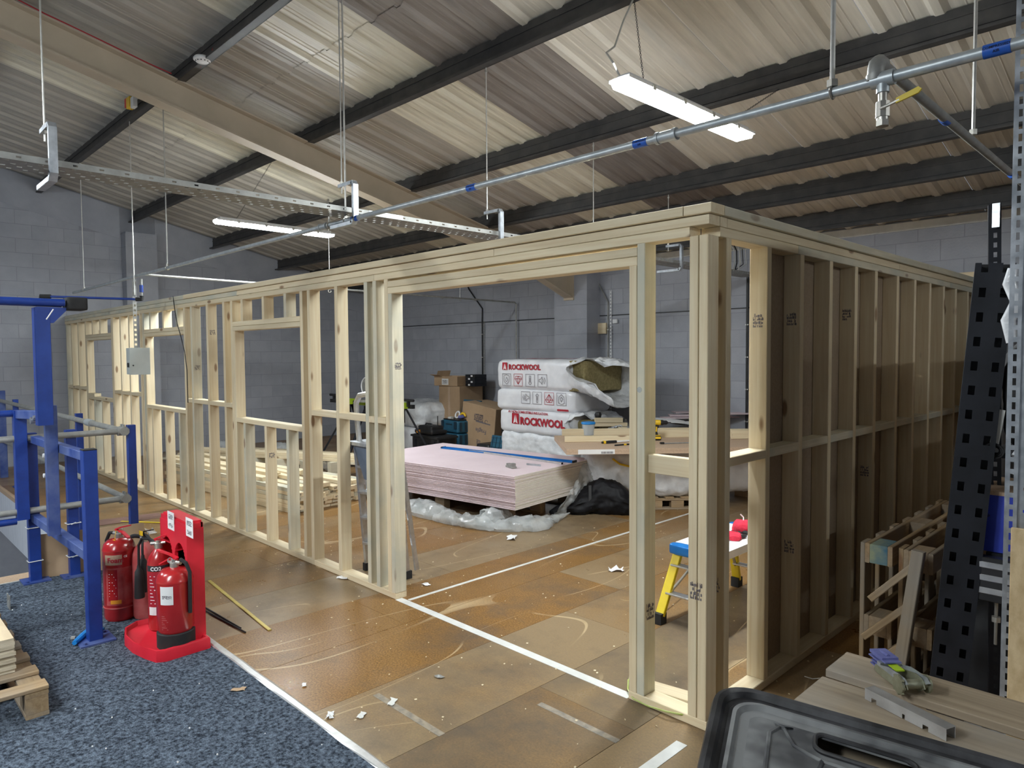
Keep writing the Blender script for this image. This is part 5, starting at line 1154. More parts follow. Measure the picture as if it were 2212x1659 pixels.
# open blue crate
a, b = at(1036,940,'y',4.0), at(1080,940,'y',4.0)
t = thing('tool_crate', 'open blue crate with black lid tipped up beside the insulation stack', 'crate', ((a.x+b.x)/2-.02,4.35,0), 0); wd = (b.x-a.x)/2
bm_obj('shell', softbox(wd*2,.4,.30,.02,.002,4,8), M['teald'], t)
q = MB(); q.box(-wd,wd,-.01,.02,0,.22,Matrix.Translation((0,-.12,.30)) @ Matrix.Rotation(R(-14),4,'X')); q.obj('lid', M['teal'], t)
q = MB()
for k in range(6): q.box(-wd+.03+.09*k*wd/.25,-wd+.036+.09*k*wd/.25,-.016,-.011,.02,.2,Matrix.Translation((0,-.12,.30)) @ Matrix.Rotation(R(-14),4,'X'))
for k in range(3): q.box(-wd,wd,-.016,-.011,.04+.07*k,.046+.07*k,Matrix.Translation((0,-.12,.30)) @ Matrix.Rotation(R(-14),4,'X'))
q.obj('lid_rib', M['teald'], t)
q = MB(); q.box(-wd-.01,wd+.03,.12,.16,.3,.58); q.obj('inner_tray', M['black'], t)
t = thing('tool_box', 'small black case wedged between the leaning carton and the blue crate', 'tool box', (a.x-.22,4.4,0), 0); bm_obj('shell', softbox(.30,.3,.36,.03,.002,4,8), M['black'], t); q = MB(); q.box(-.1,.1,-.156,-.149,.22,.25); q.obj('handle', M['darksteel'], t)
# mitre saw stand
YS = 3.5; sa, sb = at(716,855,'y',YS), at(887,872,'y',YS); zz = at(800,872,'y',YS).z
ss = thing('saw_stand', 'black mitre saw stand with lime green clamps behind the left door post', 'saw stand', (0,0,0))
bar('beam', ss, (sa.x,YS,zz), (sb.x,YS+.05,zz), .06, .06, M['black'])
for px_ in (722,882): X = at(px_,860,'y',YS).x; q = MB(); q.cyl((X-.13,YS,zz+.10),(X+.13,YS,zz+.10),.022,n=12); q.box(X-.02,X+.02,YS-.02,YS+.02,zz+.0,zz+.1); q.obj('roller', M['black'], ss, True)
for px_ in (759,787,873): X = at(px_,868,'y',YS).x; q = MB(); q.box(X-.07,X+.07,YS-.06,YS+.05,zz-.03,zz+.06); q.obj('clamp', M['lime'], ss)
for px_, dx in ((757,-.28),(792,.05),(873,.30)):
    X = at(px_,880,'y',YS).x
    bar('leg', ss, (X,YS,zz-.03), (X+dx,YS-.42,.02), .04, .03, M['darksteel']); bar('leg', ss, (X,YS+.03,zz-.03), (X+dx*.8,YS+.42,.02), .04, .03, M['darksteel'])
    q = MB(); q.cyl((X,YS-.02,zz-.04),(X,YS-.02,zz-.25),.03,n=8); q.obj('post', M['black'], ss)
X = at(795,830,'y',YS).x
ms = thing('mitre_saw', 'mitre saw with pale round guard on the black stand, partly behind the stud', 'saw', (X,YS,zz+.03))
q = MB(); q.lathe([(.01,0),(.20,0),(.20,.04),(.01,.05)], 28); q.obj('turntable', M['galvd'], ms, True)
q = MB(); q.cyl((0,-.03,.25),(0,.03,.25),.14,n=28); q.obj('blade_guard', M['galvd'], ms, True)
q = MB(); q.tube([(.145*math.cos(a_),-.035,.25+.145*math.sin(a_)) for a_ in [PI*.4+PI*i/12 for i in range(12)]], .01, 6); q.obj('guard_rim', M['white'], ms, True)
q = MB(); q.tube([(0,.0,.40),(.08,0,.46),(.18,0,.42),(.2,.02,.28)], .025, 8); q.cyl((.02,0,.28),(.25,0,.28),.06,n=14); q.obj('motor', M['black'], ms, True)
# litter on floor
for u, v, m_, s_, lab in ((714,1547,'paper',.03,'small white scrap before the carpet strip'),(781,1546,'offwhite',.03,'folded pale paper scrap on the chipboard floor'),(657,1481,'paper',.02,'tiny white scrap at the edge of the silver strip'),(516,1490,'card',.035,'small tan cardboard scrap on the charcoal carpet'),(948,1463,'galvd',.025,'small grey scrap on the chipboard floor in front of the doorway'),(920,1264,'paper',.035,'crumpled white scrap just inside the doorway'),(1330,1233,'paper',.06,'torn white paper scrap near the right door post'),(1105,1164,'paper',.07,'long white paper strip in the middle of the room'),(1190,1123,'paper',.05,'white scrap on the floor near the black coat'),(740,1250,'paper',.045,'white scrap beside the sole plate'),(848,1517,'offwhite',.035,'pale flat wood chip with a dark hole near the floor tape'),(328,1152,'film',.09,'puff of clear film on the floor behind the red stand')):
    p = G(u,v,.006 if m_=='card' else .001); t = thing('floor_scrap', lab, 'scrap', p, random.uniform(0,6)); q = MB(); rs = random.Random(u)
    pf = lambda i,j: Vector(((i-.5)*s_*2+rs.uniform(-.2,.2)*s_,(j-.5)*s_*(1.1)+rs.uniform(-.2,.2)*s_,.003+abs(rs.gauss(0,.25))*s_*(.8 if m_ not in ('card','offwhite') else .2)))
    vs, fs = grid(4,3,pf); q.add(vs, fs); q.obj('scrap', M[m_], t)
t = thing('brass_strip', 'long flat yellow strip lying on the floor from behind the red stand', 'strip'); bar('strip', t, G(452,1254,.004), G(583,1361,.004), .025, .006, M['ybrass'])
for k, (a_, b_, lab) in enumerate((((430,1312),(530,1366),'black rod on the floor right of the red stand, nearer one'),((432,1306),(520,1357),'black rod on the floor right of the red stand, further one'))):
    t = thing('black_rod', lab, 'rod'); q = MB(); q.cyl(G(a_[0],a_[1],.006), G(b_[0],b_[1],.006), .0055, n=8); q.obj('rod', M['black'], t, True)
for k, (a_, b_) in enumerate((((280,1217),(330,1247)),((290,1243),(330,1262)))):
    t = thing('white_rod', ['upper','lower'][k]+' pale rod lying between the extinguishers', 'rod'); q = MB(); q.cyl(G(a_[0],a_[1],.02), G(b_[0],b_[1],.02), .008, n=8); q.obj('rod', M['rod'], t, True)
# ================================================================= FOREGROUND LEFT
B, BD = M['blue'], M['bluedust']
def sqbar(nm, par, p0, p1, w_=.06, m=B, up=(0,1,0), t_=None): return bar(nm, par, p0, p1, w_, t_ or w_, m, up=up)
def foot(par, x, y, s=.09):
    q = MB(); q.box(x-s,x+s,y-s,y+s,.004,.014); 
    for a in (-1,1): q.cyl((x+a*s*.7,y-a*s*.7,.014),(x+a*s*.7,y-a*s*.7,.026),.011,n=6)
    q.obj('foot_plate', BD, par)
rl = thing('guard_rail', 'grey tube guard rail on blue posts round the floor opening', 'railing', (0,0,0))
cx_, cy_ = -4.66, -1.05
zt_ = at(283,930,'y',cy_).z; zl_ = at(285,1073,'y',cy_).z
xa, xb = at(170,893,'y',cy_).x, at(33,865,'y',cy_).x
for x in (cx_, xa, xb): sqbar('post', rl, (x,cy_,.012), (x,cy_,1.17), .06)
for x in (cx_, xa, xb): foot(rl, x, cy_, .06)
for z in (zt_, zl_):
    q = MB(); q.cyl((xb-3.5,cy_-.055,z),(cx_-.0,cy_-.055,z),.024,n=12); q.cyl((cx_+.0,cy_-.055,z),(cx_-.03,-2.05,z),.024,n=12); q.obj('rail', M['galvd'], rl, True)
    q = MB(); q.cyl((cx_-.08,cy_-.055,z),(cx_+.035,cy_-.055,z),.036,n=12); q.cyl((cx_,cy_-.10,z),(cx_,cy_-.02,z),.036,n=12); 
    for dx in (-.03,.02): q.cyl((cx_+dx,cy_-.06,z+.03),(cx_+dx,cy_-.06,z+.055),.011,n=6)
    q.obj('corner_fitting', M['galvd'], rl, True)
    xx = at(208,915,'y',cy_).x; q = MB(); q.cyl((xx-.08,cy_-.055,z),(xx+.08,cy_-.055,z),.033,n=12); q.obj('sleeve', M['paintpipe'], rl, True)
sqbar('post', rl, (-4.72,-1.47,.012), (-4.72,-1.47,1.16), .07); foot(rl, -4.72, -1.47)
for z in (.16,.42):
    q = MB(); q.tube([(-4.765,-1.515,z),(-4.675,-1.515,z+.004),(-4.672,-1.425,z+.006),(-4.765,-1.425,z)], .004, 5, True); q.cyl((-4.672,-1.49,z),(-4.63,-1.47,z+.02),.004,n=5); q.obj('cable_tie', M['white'], rl)
gt = thing('gate_frame', 'blue square tube frame of a loading gate standing on the carpet edge', 'gate frame', (0,0,0))
sqbar('post', gt, (-4.78,-1.72,.012), (-4.78,-1.72,1.15), .075); foot(gt, -4.78, -1.72); foot(gt, -3.17, -1.705, .095)
sqbar('post', gt, (-3.17,-1.705,.012), (-3.17,-1.705,1.17), .075)
q = MB(); q.box(-3.207,-3.133,-1.742,-1.668,1.171,1.177); q.obj('cap', M['rubber'], gt)
sqbar('top_rail', gt, (-4.74,-1.712,1.11), (-3.21,-1.707,1.13), .055, BD, (0,0,1)); sqbar('lower_rail', gt, (-4.74,-1.712,.50), (-3.21,-1.707,.52), .055, BD, (0,0,1), .06)
bar('pivot_plate', gt, at(108,876,'y',-1.775), at(117,1155,'y',-1.775), .07, .05, BD, up=(1,0,0))
for u, v in ((97,984),(98,1027)): p = at(u,v,'y',-1.80); q = MB(); q.cyl((p.x,p.y+.02,p.z),(p.x,p.y-.012,p.z),.014,n=8); q.obj('bolt', M['white'], gt)
for z in (.16,.42): q = MB(); q.tube([(-4.825,-1.765,z),(-4.735,-1.765,z+.004),(-4.732,-1.675,z+.006),(-4.825,-1.675,z)], .004, 5, True); q.obj('cable_tie', M['white'], gt)
gg = thing('swing_gate', 'bright blue tall arm of the loading gate with black capped top tube', 'gate', (0,0,0))
g0, g1 = at(97,918,'y',-1.83), at(88,672,'y',-1.83)
sqbar('upright', gg, (g1.x,-1.83,g0.z), (g1.x,-1.83,g1.z+.02), .085)
ga, gb = at(-60,652,'y',-1.83), at(143,652,'y',-1.83); zg = g1.z+.055; ye = at(143,652,'x',g1.x).y
for dy in (-.045,.045): q = MB(); q.cyl((g1.x+dy,-3.6,zg),(g1.x+dy,ye-.02,zg),.024,n=12); q.obj('top_tube', B, gg, True)
bm_obj('end_cap', softbox(.14,.12,.085,.012,0,5,5), M['rubber'], gg, mtx=Matrix.Translation((g1.x,ye+.05,zg-.045)))
q = MB(); q.prism([(-1.86,zg-.03),(ye-.01,zg-.03),(ye-.01,zg-.05),(-1.77,zg-.13),(-1.86,zg-.13)], .08, Matrix(((0,0,1,g1.x-.04),(1,0,0,0),(0,1,0,0),(0,0,0,1)))); q.obj('gusset', B, gg)
v0, v1 = at(41,886,'y',-1.80), at(48,1120,'y',-1.80)
sqbar('arm_post', gg, (v0.x,-1.80,v1.z), (v0.x,-1.80,v0.z), .08)
sqbar('arm_rail', gg, (v0.x+.03,-1.80,v0.z-.03), (g0.x-.04,-1.80,g0.z+.06), .06, BD, (0,0,1))
for vv, zz in ((893,0),(1113,0)): p = at(0,vv,'y',-1.80); zz_ = at(33,vv-3,'y',-1.80).z; q = MB(); q.cyl((v0.x,-3.6,zz_),(v0.x,-1.84,zz_),.026,n=12); q.obj('arm_tube', B, gg, True)
p = at(77,908,'y',-1.86); q = MB(); q.cyl((p.x,p.y-.03,p.z),(p.x,p.y+.05,p.z),.022,n=10); q.cyl((p.x+.03,p.y-.02,p.z+.02),(p.x+.03,p.y+.04,p.z+.02),.014,n=8); q.obj('pivot_bolt', M['galv'], gg, True)
q = MB(); q.tube([at(115,668,'y',-1.8), at(100,690,'y',-1.84)], .004, 5); q.obj('cord', M['white'], gg)
# far dark posts at the left edge
t = thing('far_post', 'dark blue post at the far left edge beyond the guard rail', 'post'); p = at(4,900,'y',-1.05); sqbar('post', t, (p.x,-1.05,.0), (p.x,-1.05,1.25), .09, M['bluedust'])
# void edge: white cladding, timber edging, cardboard, cabinet
fz = thing('white_cladding', 'white grooved cladding below the floor edge inside the opening', 'cladding', (0,-1.21,0))
k = 0; x = -11.6
while x < -5.0: q = MB(); q.box(x,x+.145,-.012,.0,-.62,-.05); q.obj('clad_board', M['fascia'], fz); x += .15
beam('edge_strip', fz, -11.7,-4.87,-.03,.01,-.05,.006, M['chiptop'])
q = MB(); q.box(-4.865,-4.852,-6,-1.2,-.03,.008); _tag(q.obj('carpet_edge_strip', M['offwhite']), 'pale edge strip where the carpet meets the floor opening', 'edging')
cb = thing('cardboard_sheet', 'sheet of brown cardboard tied upright to the blue posts behind the extinguishers', 'cardboard', (0,0,0))
c = [G(82,1258), G(300,1232)]; a, b = G(88,1250), Vector((-4.60,-.99,0)); 
zb = at(299,1131,'x',b.x).z
q = MB(); q.add([(a.x,a.y,.005),(b.x,b.y,.005),(b.x,b.y,zb),(a.x,a.y,zb*.97),(a.x-.006,a.y,.005),(b.x-.006,b.y,.005),(b.x-.006,b.y,zb),(a.x-.006,a.y,zb*.97)],[(0,1,2,3),(7,6,5,4),(0,4,5,1),(1,5,6,2),(2,6,7,3),(3,7,4,0)]); q.obj('sheet', M['card'], cb)
t = thing('cable_cabinet', 'grey metal cabinet with cream ledge below the floor edge at far left', 'cabinet', (-5.03,-2.0,-.9))
q = MB(); q.box(-.5,.12,.0,.42,.0,.72); q.obj('carcass', M['greybox'], t); q = MB(); q.box(-.62,.15,-.05,.45,.73,.755); q.obj('ledge', M['chiptop'], t); q = MB(); q.box(-.55,.13,-.06,-.0,.40,.48); q.obj('cream_rail', M['offwhite'], t)
q = MB(); q.tube([(-.3,-.06,.5),(-.33,-.09,.62),(-.28,-.1,.55),(-.15,-.1,.3),(-.05,-.08,.05)], .012, 6); q.obj('white_cable', M['white'], t, True)
q = MB(); q.box(-.45,.05,.1,.3,-2.0,-.0); q.obj('stand', M['bluedust'], t)
t = thing('rack_upright', 'grey perforated rack upright below the gate at the left edge', 'rack upright', (0,0,0)); p = at(14,1205,'y',-1.98)
q = MB(); 
for k in range(30): z = -2.9+k*.1; q.box(p.x-.05,p.x-.015,-1.98,-1.975,z,z+.1); q.box(p.x+.015,p.x+.05,-1.98,-1.975,z,z+.1); q.box(p.x-.015,p.x+.015,-1.98,-1.975,z,z+.055)
q.obj('face', M['galvd'], t)
# fire point
st = thing('extinguisher_stand', 'bright red moulded fire extinguisher stand with two arched recesses', 'stand', (0,0,0))
X0, X1, Y1, Y0 = -3.07, -2.615, -1.245, -1.345
base = [(-3.08,-1.25),(-2.545,-1.25),(-2.535,-1.50),(-2.56,-1.545),(-2.66,-1.575),(-2.80,-1.60),(-2.95,-1.60),(-3.07,-1.565),(-3.14,-1.48),(-3.13,-1.40)]
def ins(poly, d):
    cxx = sum(p[0] for p in poly)/len(poly); cyy = sum(p[1] for p in poly)/len(poly); return [(cxx+(p[0]-cxx)*d, cyy+(p[1]-cyy)*d) for p in poly]
q = MB(); n = len(base); o_ = .004
rings = [([(x,y) for x,y in base],o_),(base,o_+.055),(ins(base,.985),o_+.066),(ins(base,.93),o_+.066),(ins(base,.88),o_+.045),(ins(base,.60),o_+.035),(ins(base,.1),o_+.034)]
vs = []; fs = []
for pl_, z in rings: vs += [(x,y,z) for x,y in pl_]
for r in range(len(rings)-1): fs += [(r*n+i, r*n+(i+1)%n, (r+1)*n+(i+1)%n, (r+1)*n+i) for i in range(n)]
fs += [tuple(range((len(rings)-1)*n, len(rings)*n)), tuple(reversed(range(n)))]; q.add(vs, fs); q.obj('tray_base', M['red'], st, True)
H = .755
q = MB(); q.box(X0+.012,X1-.012,Y1-.012,Y1,.03,H-.012)
q.box(X0,X0+.035,Y0,Y1-.002,.03,H-.04); q.box(X1-.035,X1,Y0,Y1-.002,.03,H-.04); q.box((X0+X1)/2-.022,(X0+X1)/2+.022,Y0+.02,Y1-.002,.03,H-.2)
aw = ((X1-X0)-.07-.044)/2
for s in range(2):
    xa_ = X0+.035+s*(aw+.044); n = 16; sprung = .515
    for i in range(n):
        xm0, xm1 = xa_+aw*i/n, xa_+aw*(i+1)/n; u = ((i+.5)/n)*2-1; zz = sprung+.10*math.sqrt(max(0,1-u*u)); q.box(xm0,xm1,Y0,Y1-.002,zz,H-.04)
q.box(X0+.035+aw,X0+.079+aw,Y0,Y1-.002,.40,H-.04)
q.box(X0+.012,X1-.012,Y0+.003,Y1-.002,H-.04,H-.012); q.box(X0+.03,X1-.03,Y0+.012,Y1-.002,H-.012,H)
q.obj('back_panel', M['red'], st)
for u, v in ((369,1125),(409,1140)):
    p = at(u,v,'y',Y0-.001); q = MB(); q.box(p.x-.055,p.x+.055,Y0-.0015,Y0,p.z-.055,p.z+.055); s_ = q.obj('sticker', M['paper'], st)
    stamp(s_, (p.x-.035,Y0-.0017,p.z-.04), (1,0,0), .07, .025, int(u)); stamp(s_, (p.x-.035,Y0-.0017,p.z+.01), (1,0,0), .07, .03, int(v))
def extinguisher(name, lab, loc, r, h, kind, rz=0, body='rede'):
    t = thing(name, lab, 'fire extinguisher', loc, rz)
    z0 = 0
    if kind == 'black_base': q = MB(); q.lathe([(r*.93,0),(r*1.03,.004),(r*1.03,.085),(r*.98,.09)], 28); q.obj('base_ring', M['rubber'], t, True); z0 = .0885
    prof = [(r*.9,z0+.001),(r,z0+.02),(r,h-r*.75),(r*1.015,h-r*.74),(r*1.015,h-r*.66),(r*.99,h-r*.6),(r*.9,h-r*.28),(r*.68,h-r*.08),(r*.35,h),(.022,h+.004)] if kind != 'co2' else [(r*.9,.001),(r,.02),(r,h-r*1.5),(r*.93,h-r*.95),(r*.75,h-r*.5),(r*.45,h-r*.12),(.026,h)]
    q = MB(); q.lathe(prof, 32); q.obj('cylinder', M[body], t, True)
    q = MB(); q.lathe([(.024,h-.005),(.024,h+.03),(.018,h+.035),(.018,h+.05)], 14); q.cyl((0,0,h+.03),(.04,0,h+.035),.011,n=8); q.cyl((0,0,h+.03),(-.045,0,h+.03),.012,n=10); q.obj('valve', M['brass'], t, True)
    lm = M['magenta'] if kind != 'black_lever' else M['black']; lm = M['black'] if kind in ('co2b',) else M['red']
    if kind == 'co2': lm = M['red'] if body == 'rede' else M['black']
    q = MB()
    def lev(pts, w_):
        for a, b in zip(pts, pts[1:]):
            a, b = Vector(a), Vector(b); d = (b-a).normalized(); nn = Vector((-d.z,0,d.x))*.004; s_ = Vector((0,w_,0))
            q.add([a-nn-s_,b-nn-s_,b+nn-s_,a+nn-s_,a-nn+s_,b-nn+s_,b+nn+s_,a+nn+s_],[(0,1,2,3),(7,6,5,4),(0,4,5,1),(1,5,6,2),(2,6,7,3),(3,7,4,0)])
    lev([(-.02,0,h+.05),(.04,0,h+.045),(.10,0,h+.012)], .011); q.obj('carry_handle', lm, t); q = MB()
    lev([(-.025,0,h+.055),(.03,0,h+.075),(.115,0,h+.095)], .010); q.obj('squeeze_lever', lm, t)
    q = MB(); q.tube([(.01+.016*math.cos(a),.02,h+.045+.016*math.sin(a)) for a in [2*PI*i/12 for i in range(12)]], .0022, 5, True); q.obj('pin_ring', M['galv'], t, True)
    return t
# foam extinguisher left
p = G(249,1352); fe = extinguisher('fire_extinguisher', 'red foam extinguisher on the carpet behind the blue gate post', (p.x-.13,p.y+.07,.005), .098, .53, 'foam', R(20))
A_ = R(-75)   # angle facing camera, local frame rotated 20deg
def facing(o, rz): d = CAM-Vector(o.location); return math.atan2(d.y,d.x)-rz
fa = facing(fe, R(20)); r_ = .098
label_patch('cream_label', fe, r_, fa-.95, fa+.15, .375, .44, M['chiptop'])
wrapped('lettering', fe, text_mesh('Foam', .045, M['inkred'], bold=.0012), r_+.0022, fa-.75, .392)
label_patch('print_panel', fe, r_, fa-.9, fa+1.15, .11, .355, M['reddust'])
label_patch('text_panel', fe, r_, fa-.75, fa-.15, .14, .345, M['rede'], off=.002)
for k in range(9):
    wrapped('print_line', fe, (lambda q: q.mesh('print_line', M['inkwhite']))((lambda q: (q.box(0,.045-.01*(k%3),0,.004,0,.0004), q)[1])(MB())), r_+.0022, fa-.68, .17+.018*k)
wrapped('lettering', fe, text_mesh('CE', .018, M['inkwhite'], bold=.0004), r_+.001, fa+.25, .42)
q = MB()
for k in range(12): pass
label_patch('maker_band', fe, r_, fa-.6, fa+.05, .12, .145, M['orange'], off=.0022); label_patch('white_tag_label', fe, r_, fa+1.0, fa+1.3, .25, .36, M['paper'])
q = MB(); q.tube([(-.045,0,.56),(-.09,.0,.555),(-.125,-.0,.50),(-.13,0,.42),(-.118,0,.15)], .011, 8); q.obj('hose', M['rubber'], fe, True)
q = MB(); q.lathe([(.100,.085),(.1015,.088),(.100,.092)],28); q.obj('seam', M['reddust'], fe, True)
q = MB(); q.tube([(.0,-.015,.585),(.01,-.03,.56),(.02,-.04,.53)], .002, 5); q.box(.005,.03,-.046,-.043,.475,.53); q.obj('yellow_tag', M['yel2'], fe)
# water extinguisher in the stand (front)
p = G(371,1410,.04); we = extinguisher('fire_extinguisher', 'red extinguisher with white label and black base in the front of the red stand', (p.x-.10,p.y+.06,.045), .100, .455, 'black_base', R(-150))
fa = facing(we, R(-150)); label_patch('white_label', we, .100, fa-.85, fa-.10, .265, .37, M['paper'])
stampm = stamp(we, (0,0,0), (1,0,0), .05, .02, 5); me = stampm.data.copy(); stampm.data = me; stampm.matrix_basis = Matrix.Identity(4)
for v in me.vertices: a = fa-.72+v.co.x/.1; rr = .1016+v.co.z; v.co = (rr*math.cos(a), rr*math.sin(a), .30+v.co.y)
for k in range(8):
    q = MB(); q.box(0,.04-.007*((k*5)%4),0,.0035,0,.0004); wrapped('print_line', we, q.mesh('print_line', M['reddust']), .1008, fa-.80, .12+.011*k)
q = MB(); q.box(-.012,.012,0,.004,0,.05, Matrix.Rotation(fa+.9,4,'Z') @ Matrix.Translation((.098,0,.34))); q.obj('hose_bracket', M['rede'], we)
q = MB(); q.tube([(-.045,0,.505),(-.09,.01,.49),(-.115,.01,.44),(-.112,.01,.2)], .011, 8); q.obj('hose', M['rubber'], we, True)
# co2 in stand
def horn(t, x, y, z0, h_, ztop):
    q = MB(); q.lathe([(.030,z0),(.031,z0+.01),(.026,z0+h_*.75),(.024,z0+h_*.9),(.012,z0+h_),(.010,z0+h_+.02)], 16, (x,y,0)); q.obj('horn', M['rubber'], t, True)
    q = MB(); q.tube([(x,y,z0+h_+.01),(x*.98,y,ztop-.05),(x*.8,y*.8,ztop),(x*.4,y*.4,ztop+.01),(0,0,ztop-.005)], .008, 8); q.obj('hose', M['rubber'], t, True)
p = G(332,1380,.04); ce_ = extinguisher('fire_extinguisher', 'red carbon dioxide extinguisher with black band, left half of the red stand', (p.x-.15,p.y+.09,.045), .070, .50, 'co2', R(60))
fa = facing(ce_, R(60)); label_patch('black_band', ce_, .070, fa-1.2, fa+1.2, .37, .405, M['ink']); wrapped('lettering', ce_, text_mesh('CO2', .032, M['inkwhite'], bold=.001), .0722, fa-.75, .376)
label_patch('red_print', ce_, .070, fa-1.0, fa+.5, .13, .365, M['inkred']); label_patch('white_strip', ce_, .0702, fa-.15, fa+.0, .10, .36, M['paper'], off=.002); label_patch('white_label', ce_, .0702, fa-1.0, fa+.0, .10, .15, M['paper'], off=.002)
for k in range(9): q = MB(); q.box(0,.035-.006*(k%4),0,.004,0,.0004); wrapped('print_line', ce_, q.mesh('print_line', M['inkwhite']), .0722, fa-.85, .17+.021*k)
dv = at(313,1300,'y',ce_.location.y-.02); hx_, hy_ = Matrix.Rotation(-R(60),2) @ Vector((dv.x-ce_.location.x, -.05)); horn(ce_, hx_, hy_, .14, .19, .53)
# co2 behind
p = G(322,1352,.0); cb2 = extinguisher('fire_extinguisher', 'dusty red carbon dioxide extinguisher on the floor behind the red stand', (p.x-.19,p.y+.04,.005), .076, .50, 'co2', R(10), body='reddust')
horn(cb2, .10, -.06, .20, .22, .53); q = MB(); q.tube([(-.03,0,.53),(-.12,0,.52),(-.2,.02,.50)], .014, 8); q.obj('hose', M['rubber'], cb2, True)
q = MB(); q.box(.0,.045,-.03,-.027,.55,.58); q.obj('yellow_tag', M['yel2'], cb2)
# blue handle on the carpet
p = G(180,1378,.01); t = thing('blue_tool', 'light blue plastic bent handle lying by the gate post foot', 'tool', p, R(-35))
q = MB(); q.tube([(.12,0,.018),(0,0,.018),(-.06,.005,.018),(-.075,.05,.018),(-.07,.09,.018)], [.014,.018,.022,.02,.012], 8); q.obj('handle', M['bluelid'], t, True); q = MB(); q.cyl((.03,-.03,.015),(.03,-.055,.015),.012,n=6); q.obj('nut', M['galvd'], t)
# ply stack on pallet, lower left
pallet('pallet', 'wooden pallet on the carpet at the lower left carrying plywood', (-3.03,-2.60,.005), 0, 1.4, 1.0, .145, seed=4)
for k in range(10):
    q = MB(); dx, dy = random.uniform(-.008,.004), random.uniform(-.004,.004); q.box(-.6,.6,-.6,.6,.0,.0172)
    o = q.obj('plywood_sheet', M['ply' if k<9 else 'plyface']); o.location = (-3.20+dx,-2.79+dy,.1515+.0176*k)
    if k == 9: o.data.materials.append(M['ply']); 
    if k == 9:
        for pg in o.data.polygons: pg.material_index = 0 if pg.normal.z > .5 else 1
    _tag(o, 'rough plywood sheet on top of the stack at the lower left' if k==9 else 'plywood sheet with pale edge inside the stack at the lower left', 'plywood', None if k==9 else 'plywood sheets under the top one')
# ================================================================= FOREGROUND RIGHT
# plank topped bench of stacked pallets
bn = thing('plank_bench', 'waist high bench of weathered planks on a timber frame in the right foreground', 'bench', (0,0,0))
yb2 = [(-.572,-.740),(-.792,-.985),(-1.012,-1.22),(-1.24,-1.46)]
for k, (y1, y0) in enumerate(yb2): beam('plank', bn, .815+.012*(k%2), 2.6, y0, y1, .775, .80, M['greywood'])
for x in (.87,1.45,2.1): beam('bearer', bn, x, x+.09, -1.45, -.59, .68, .774, M['oldwood'])
for x in (.87,2.1):
    for y in (-1.40,-.68): beam('leg', bn, x, x+.09, y, y+.09, .006, .679, M['oldwood'])
for y in (-1.38,-.66): beam('side_rail', bn, .96, 2.1, y, y+.04, .30, .38, M['oldwood'])
# black tray / lid
ty = thing('plastic_tray', 'large dusty black moulded plastic tray with a hand slot, nearest the camera', 'tray', (0,0,0))
o0 = G(1650,1484,.875); o1 = G(2212,1640,.875); dx_ = (o1-o0).normalized(); ty.location = (o0.x,o0.y,.802); ty.rotation_euler = (0,0,math.atan2(dx_.y,dx_.x))
# local: x along the far edge, -y towards camera
def rrect(x0, x1, y0, y1, r, n=8):
    pts = []
    for cx, cy, a0 in ((x1-r,y1-r,0),(x0+r,y1-r,90),(x0+r,y0+r,180),(x1-r,y0+r,270)):
        for i in range(n+1): a = R(a0+90*i/n); pts.append((cx+r*math.cos(a), cy+r*math.sin(a)))
    return pts
LX0, LX1, LY0, LY1 = -.135, 1.3, -.62, 0.0
q = MB(); q.cur = 0; prev = None; nP = 36
def shr(x, y): return x + (-y)*.27*max(0,1-(x-LX0)/(LX1-LX0))
def ring(d, z, r): return [(shr(x,y),y,z) for x,y in rrect(LX0+d, LX1-d, LY0+d, LY1-d, max(r,.01))]
LX0 += .01
rs = [(.0,.002,.115),(.0,.05,.115),(.006,.064,.11),(.018,.070,.10),(.030,.066,.09),(.036,.054,.085),(.046,.050,.08),(.056,.056,.075),(.066,.057,.07),(.074,.046,.065),(.10,.044,.05)]
vs = []; fs = []
for d, z, r in rs: vs += ring(d, z, r)
n = len(ring(0,0,.1))
for i in range(len(rs)-1): fs += [(i*n+k, i*n+(k+1)%n, (i+1)*n+(k+1)%n, (i+1)*n+k) for k in range(n)]
q.add(vs, fs[:7*n]); q.mi = [0]*len(q.f)
q.obj('rim', M['traydark'], ty, True)
q = MB(); vs2 = []
for d, z, r in rs[7:]: vs2 += ring(d, z, r)
m_ = len(rs)-7; f2 = [(i*n+k, i*n+(k+1)%n, (i+1)*n+(k+1)%n, (i+1)*n+k) for i in range(m_-1) for k in range(n)]
q.add(vs2, f2); q.obj('inner_ledge', M['tray'], ty, True)
# deck with slot hole: bars round the slot
sl = (.20,.40,-.14,-.075)
a_, b_ = G(1800,1550,.85), G(1988,1625,.85)
Ml = Matrix.Rotation(-ty.rotation_euler.z,4,'Z')
la, lb2 = Ml @ (a_-ty.location), Ml @ (b_-ty.location)
sl = (la.x-.035, lb2.x-.025, -.172, -.108)
D = .0985
q = MB(); zt0, zt1 = .040, .0445
x0, x1, y0, y1 = LX0+D, LX1-D, LY0+D, LY1-D
def deckstrip(xa, xb, ya, yb): q.add([(shr(x,y),y,z) for x in (xa,xb) for y in (ya,yb) for z in (zt0,zt1)], [(0,1,3,2),(4,6,7,5),(0,4,5,1),(2,3,7,6),(0,2,6,4),(1,5,7,3)])
deckstrip(x0,sl[0],y0,y1); deckstrip(sl[1],x1,y0,y1); deckstrip(sl[0],sl[1],y0,sl[2]); deckstrip(sl[0],sl[1],sl[3],y1+.0) if sl[3]<y1 else None
q.obj('deck', M['tray'], ty)
q = MB(); q.tube([(shr(x,y),y,.047) for x,y in rrect(sl[0]-.006,sl[1]+.006,sl[2]-.006,sl[3]+.006,.024,5)], .006, 8, True); q.obj('slot_lip', M['traydark'], ty, True)
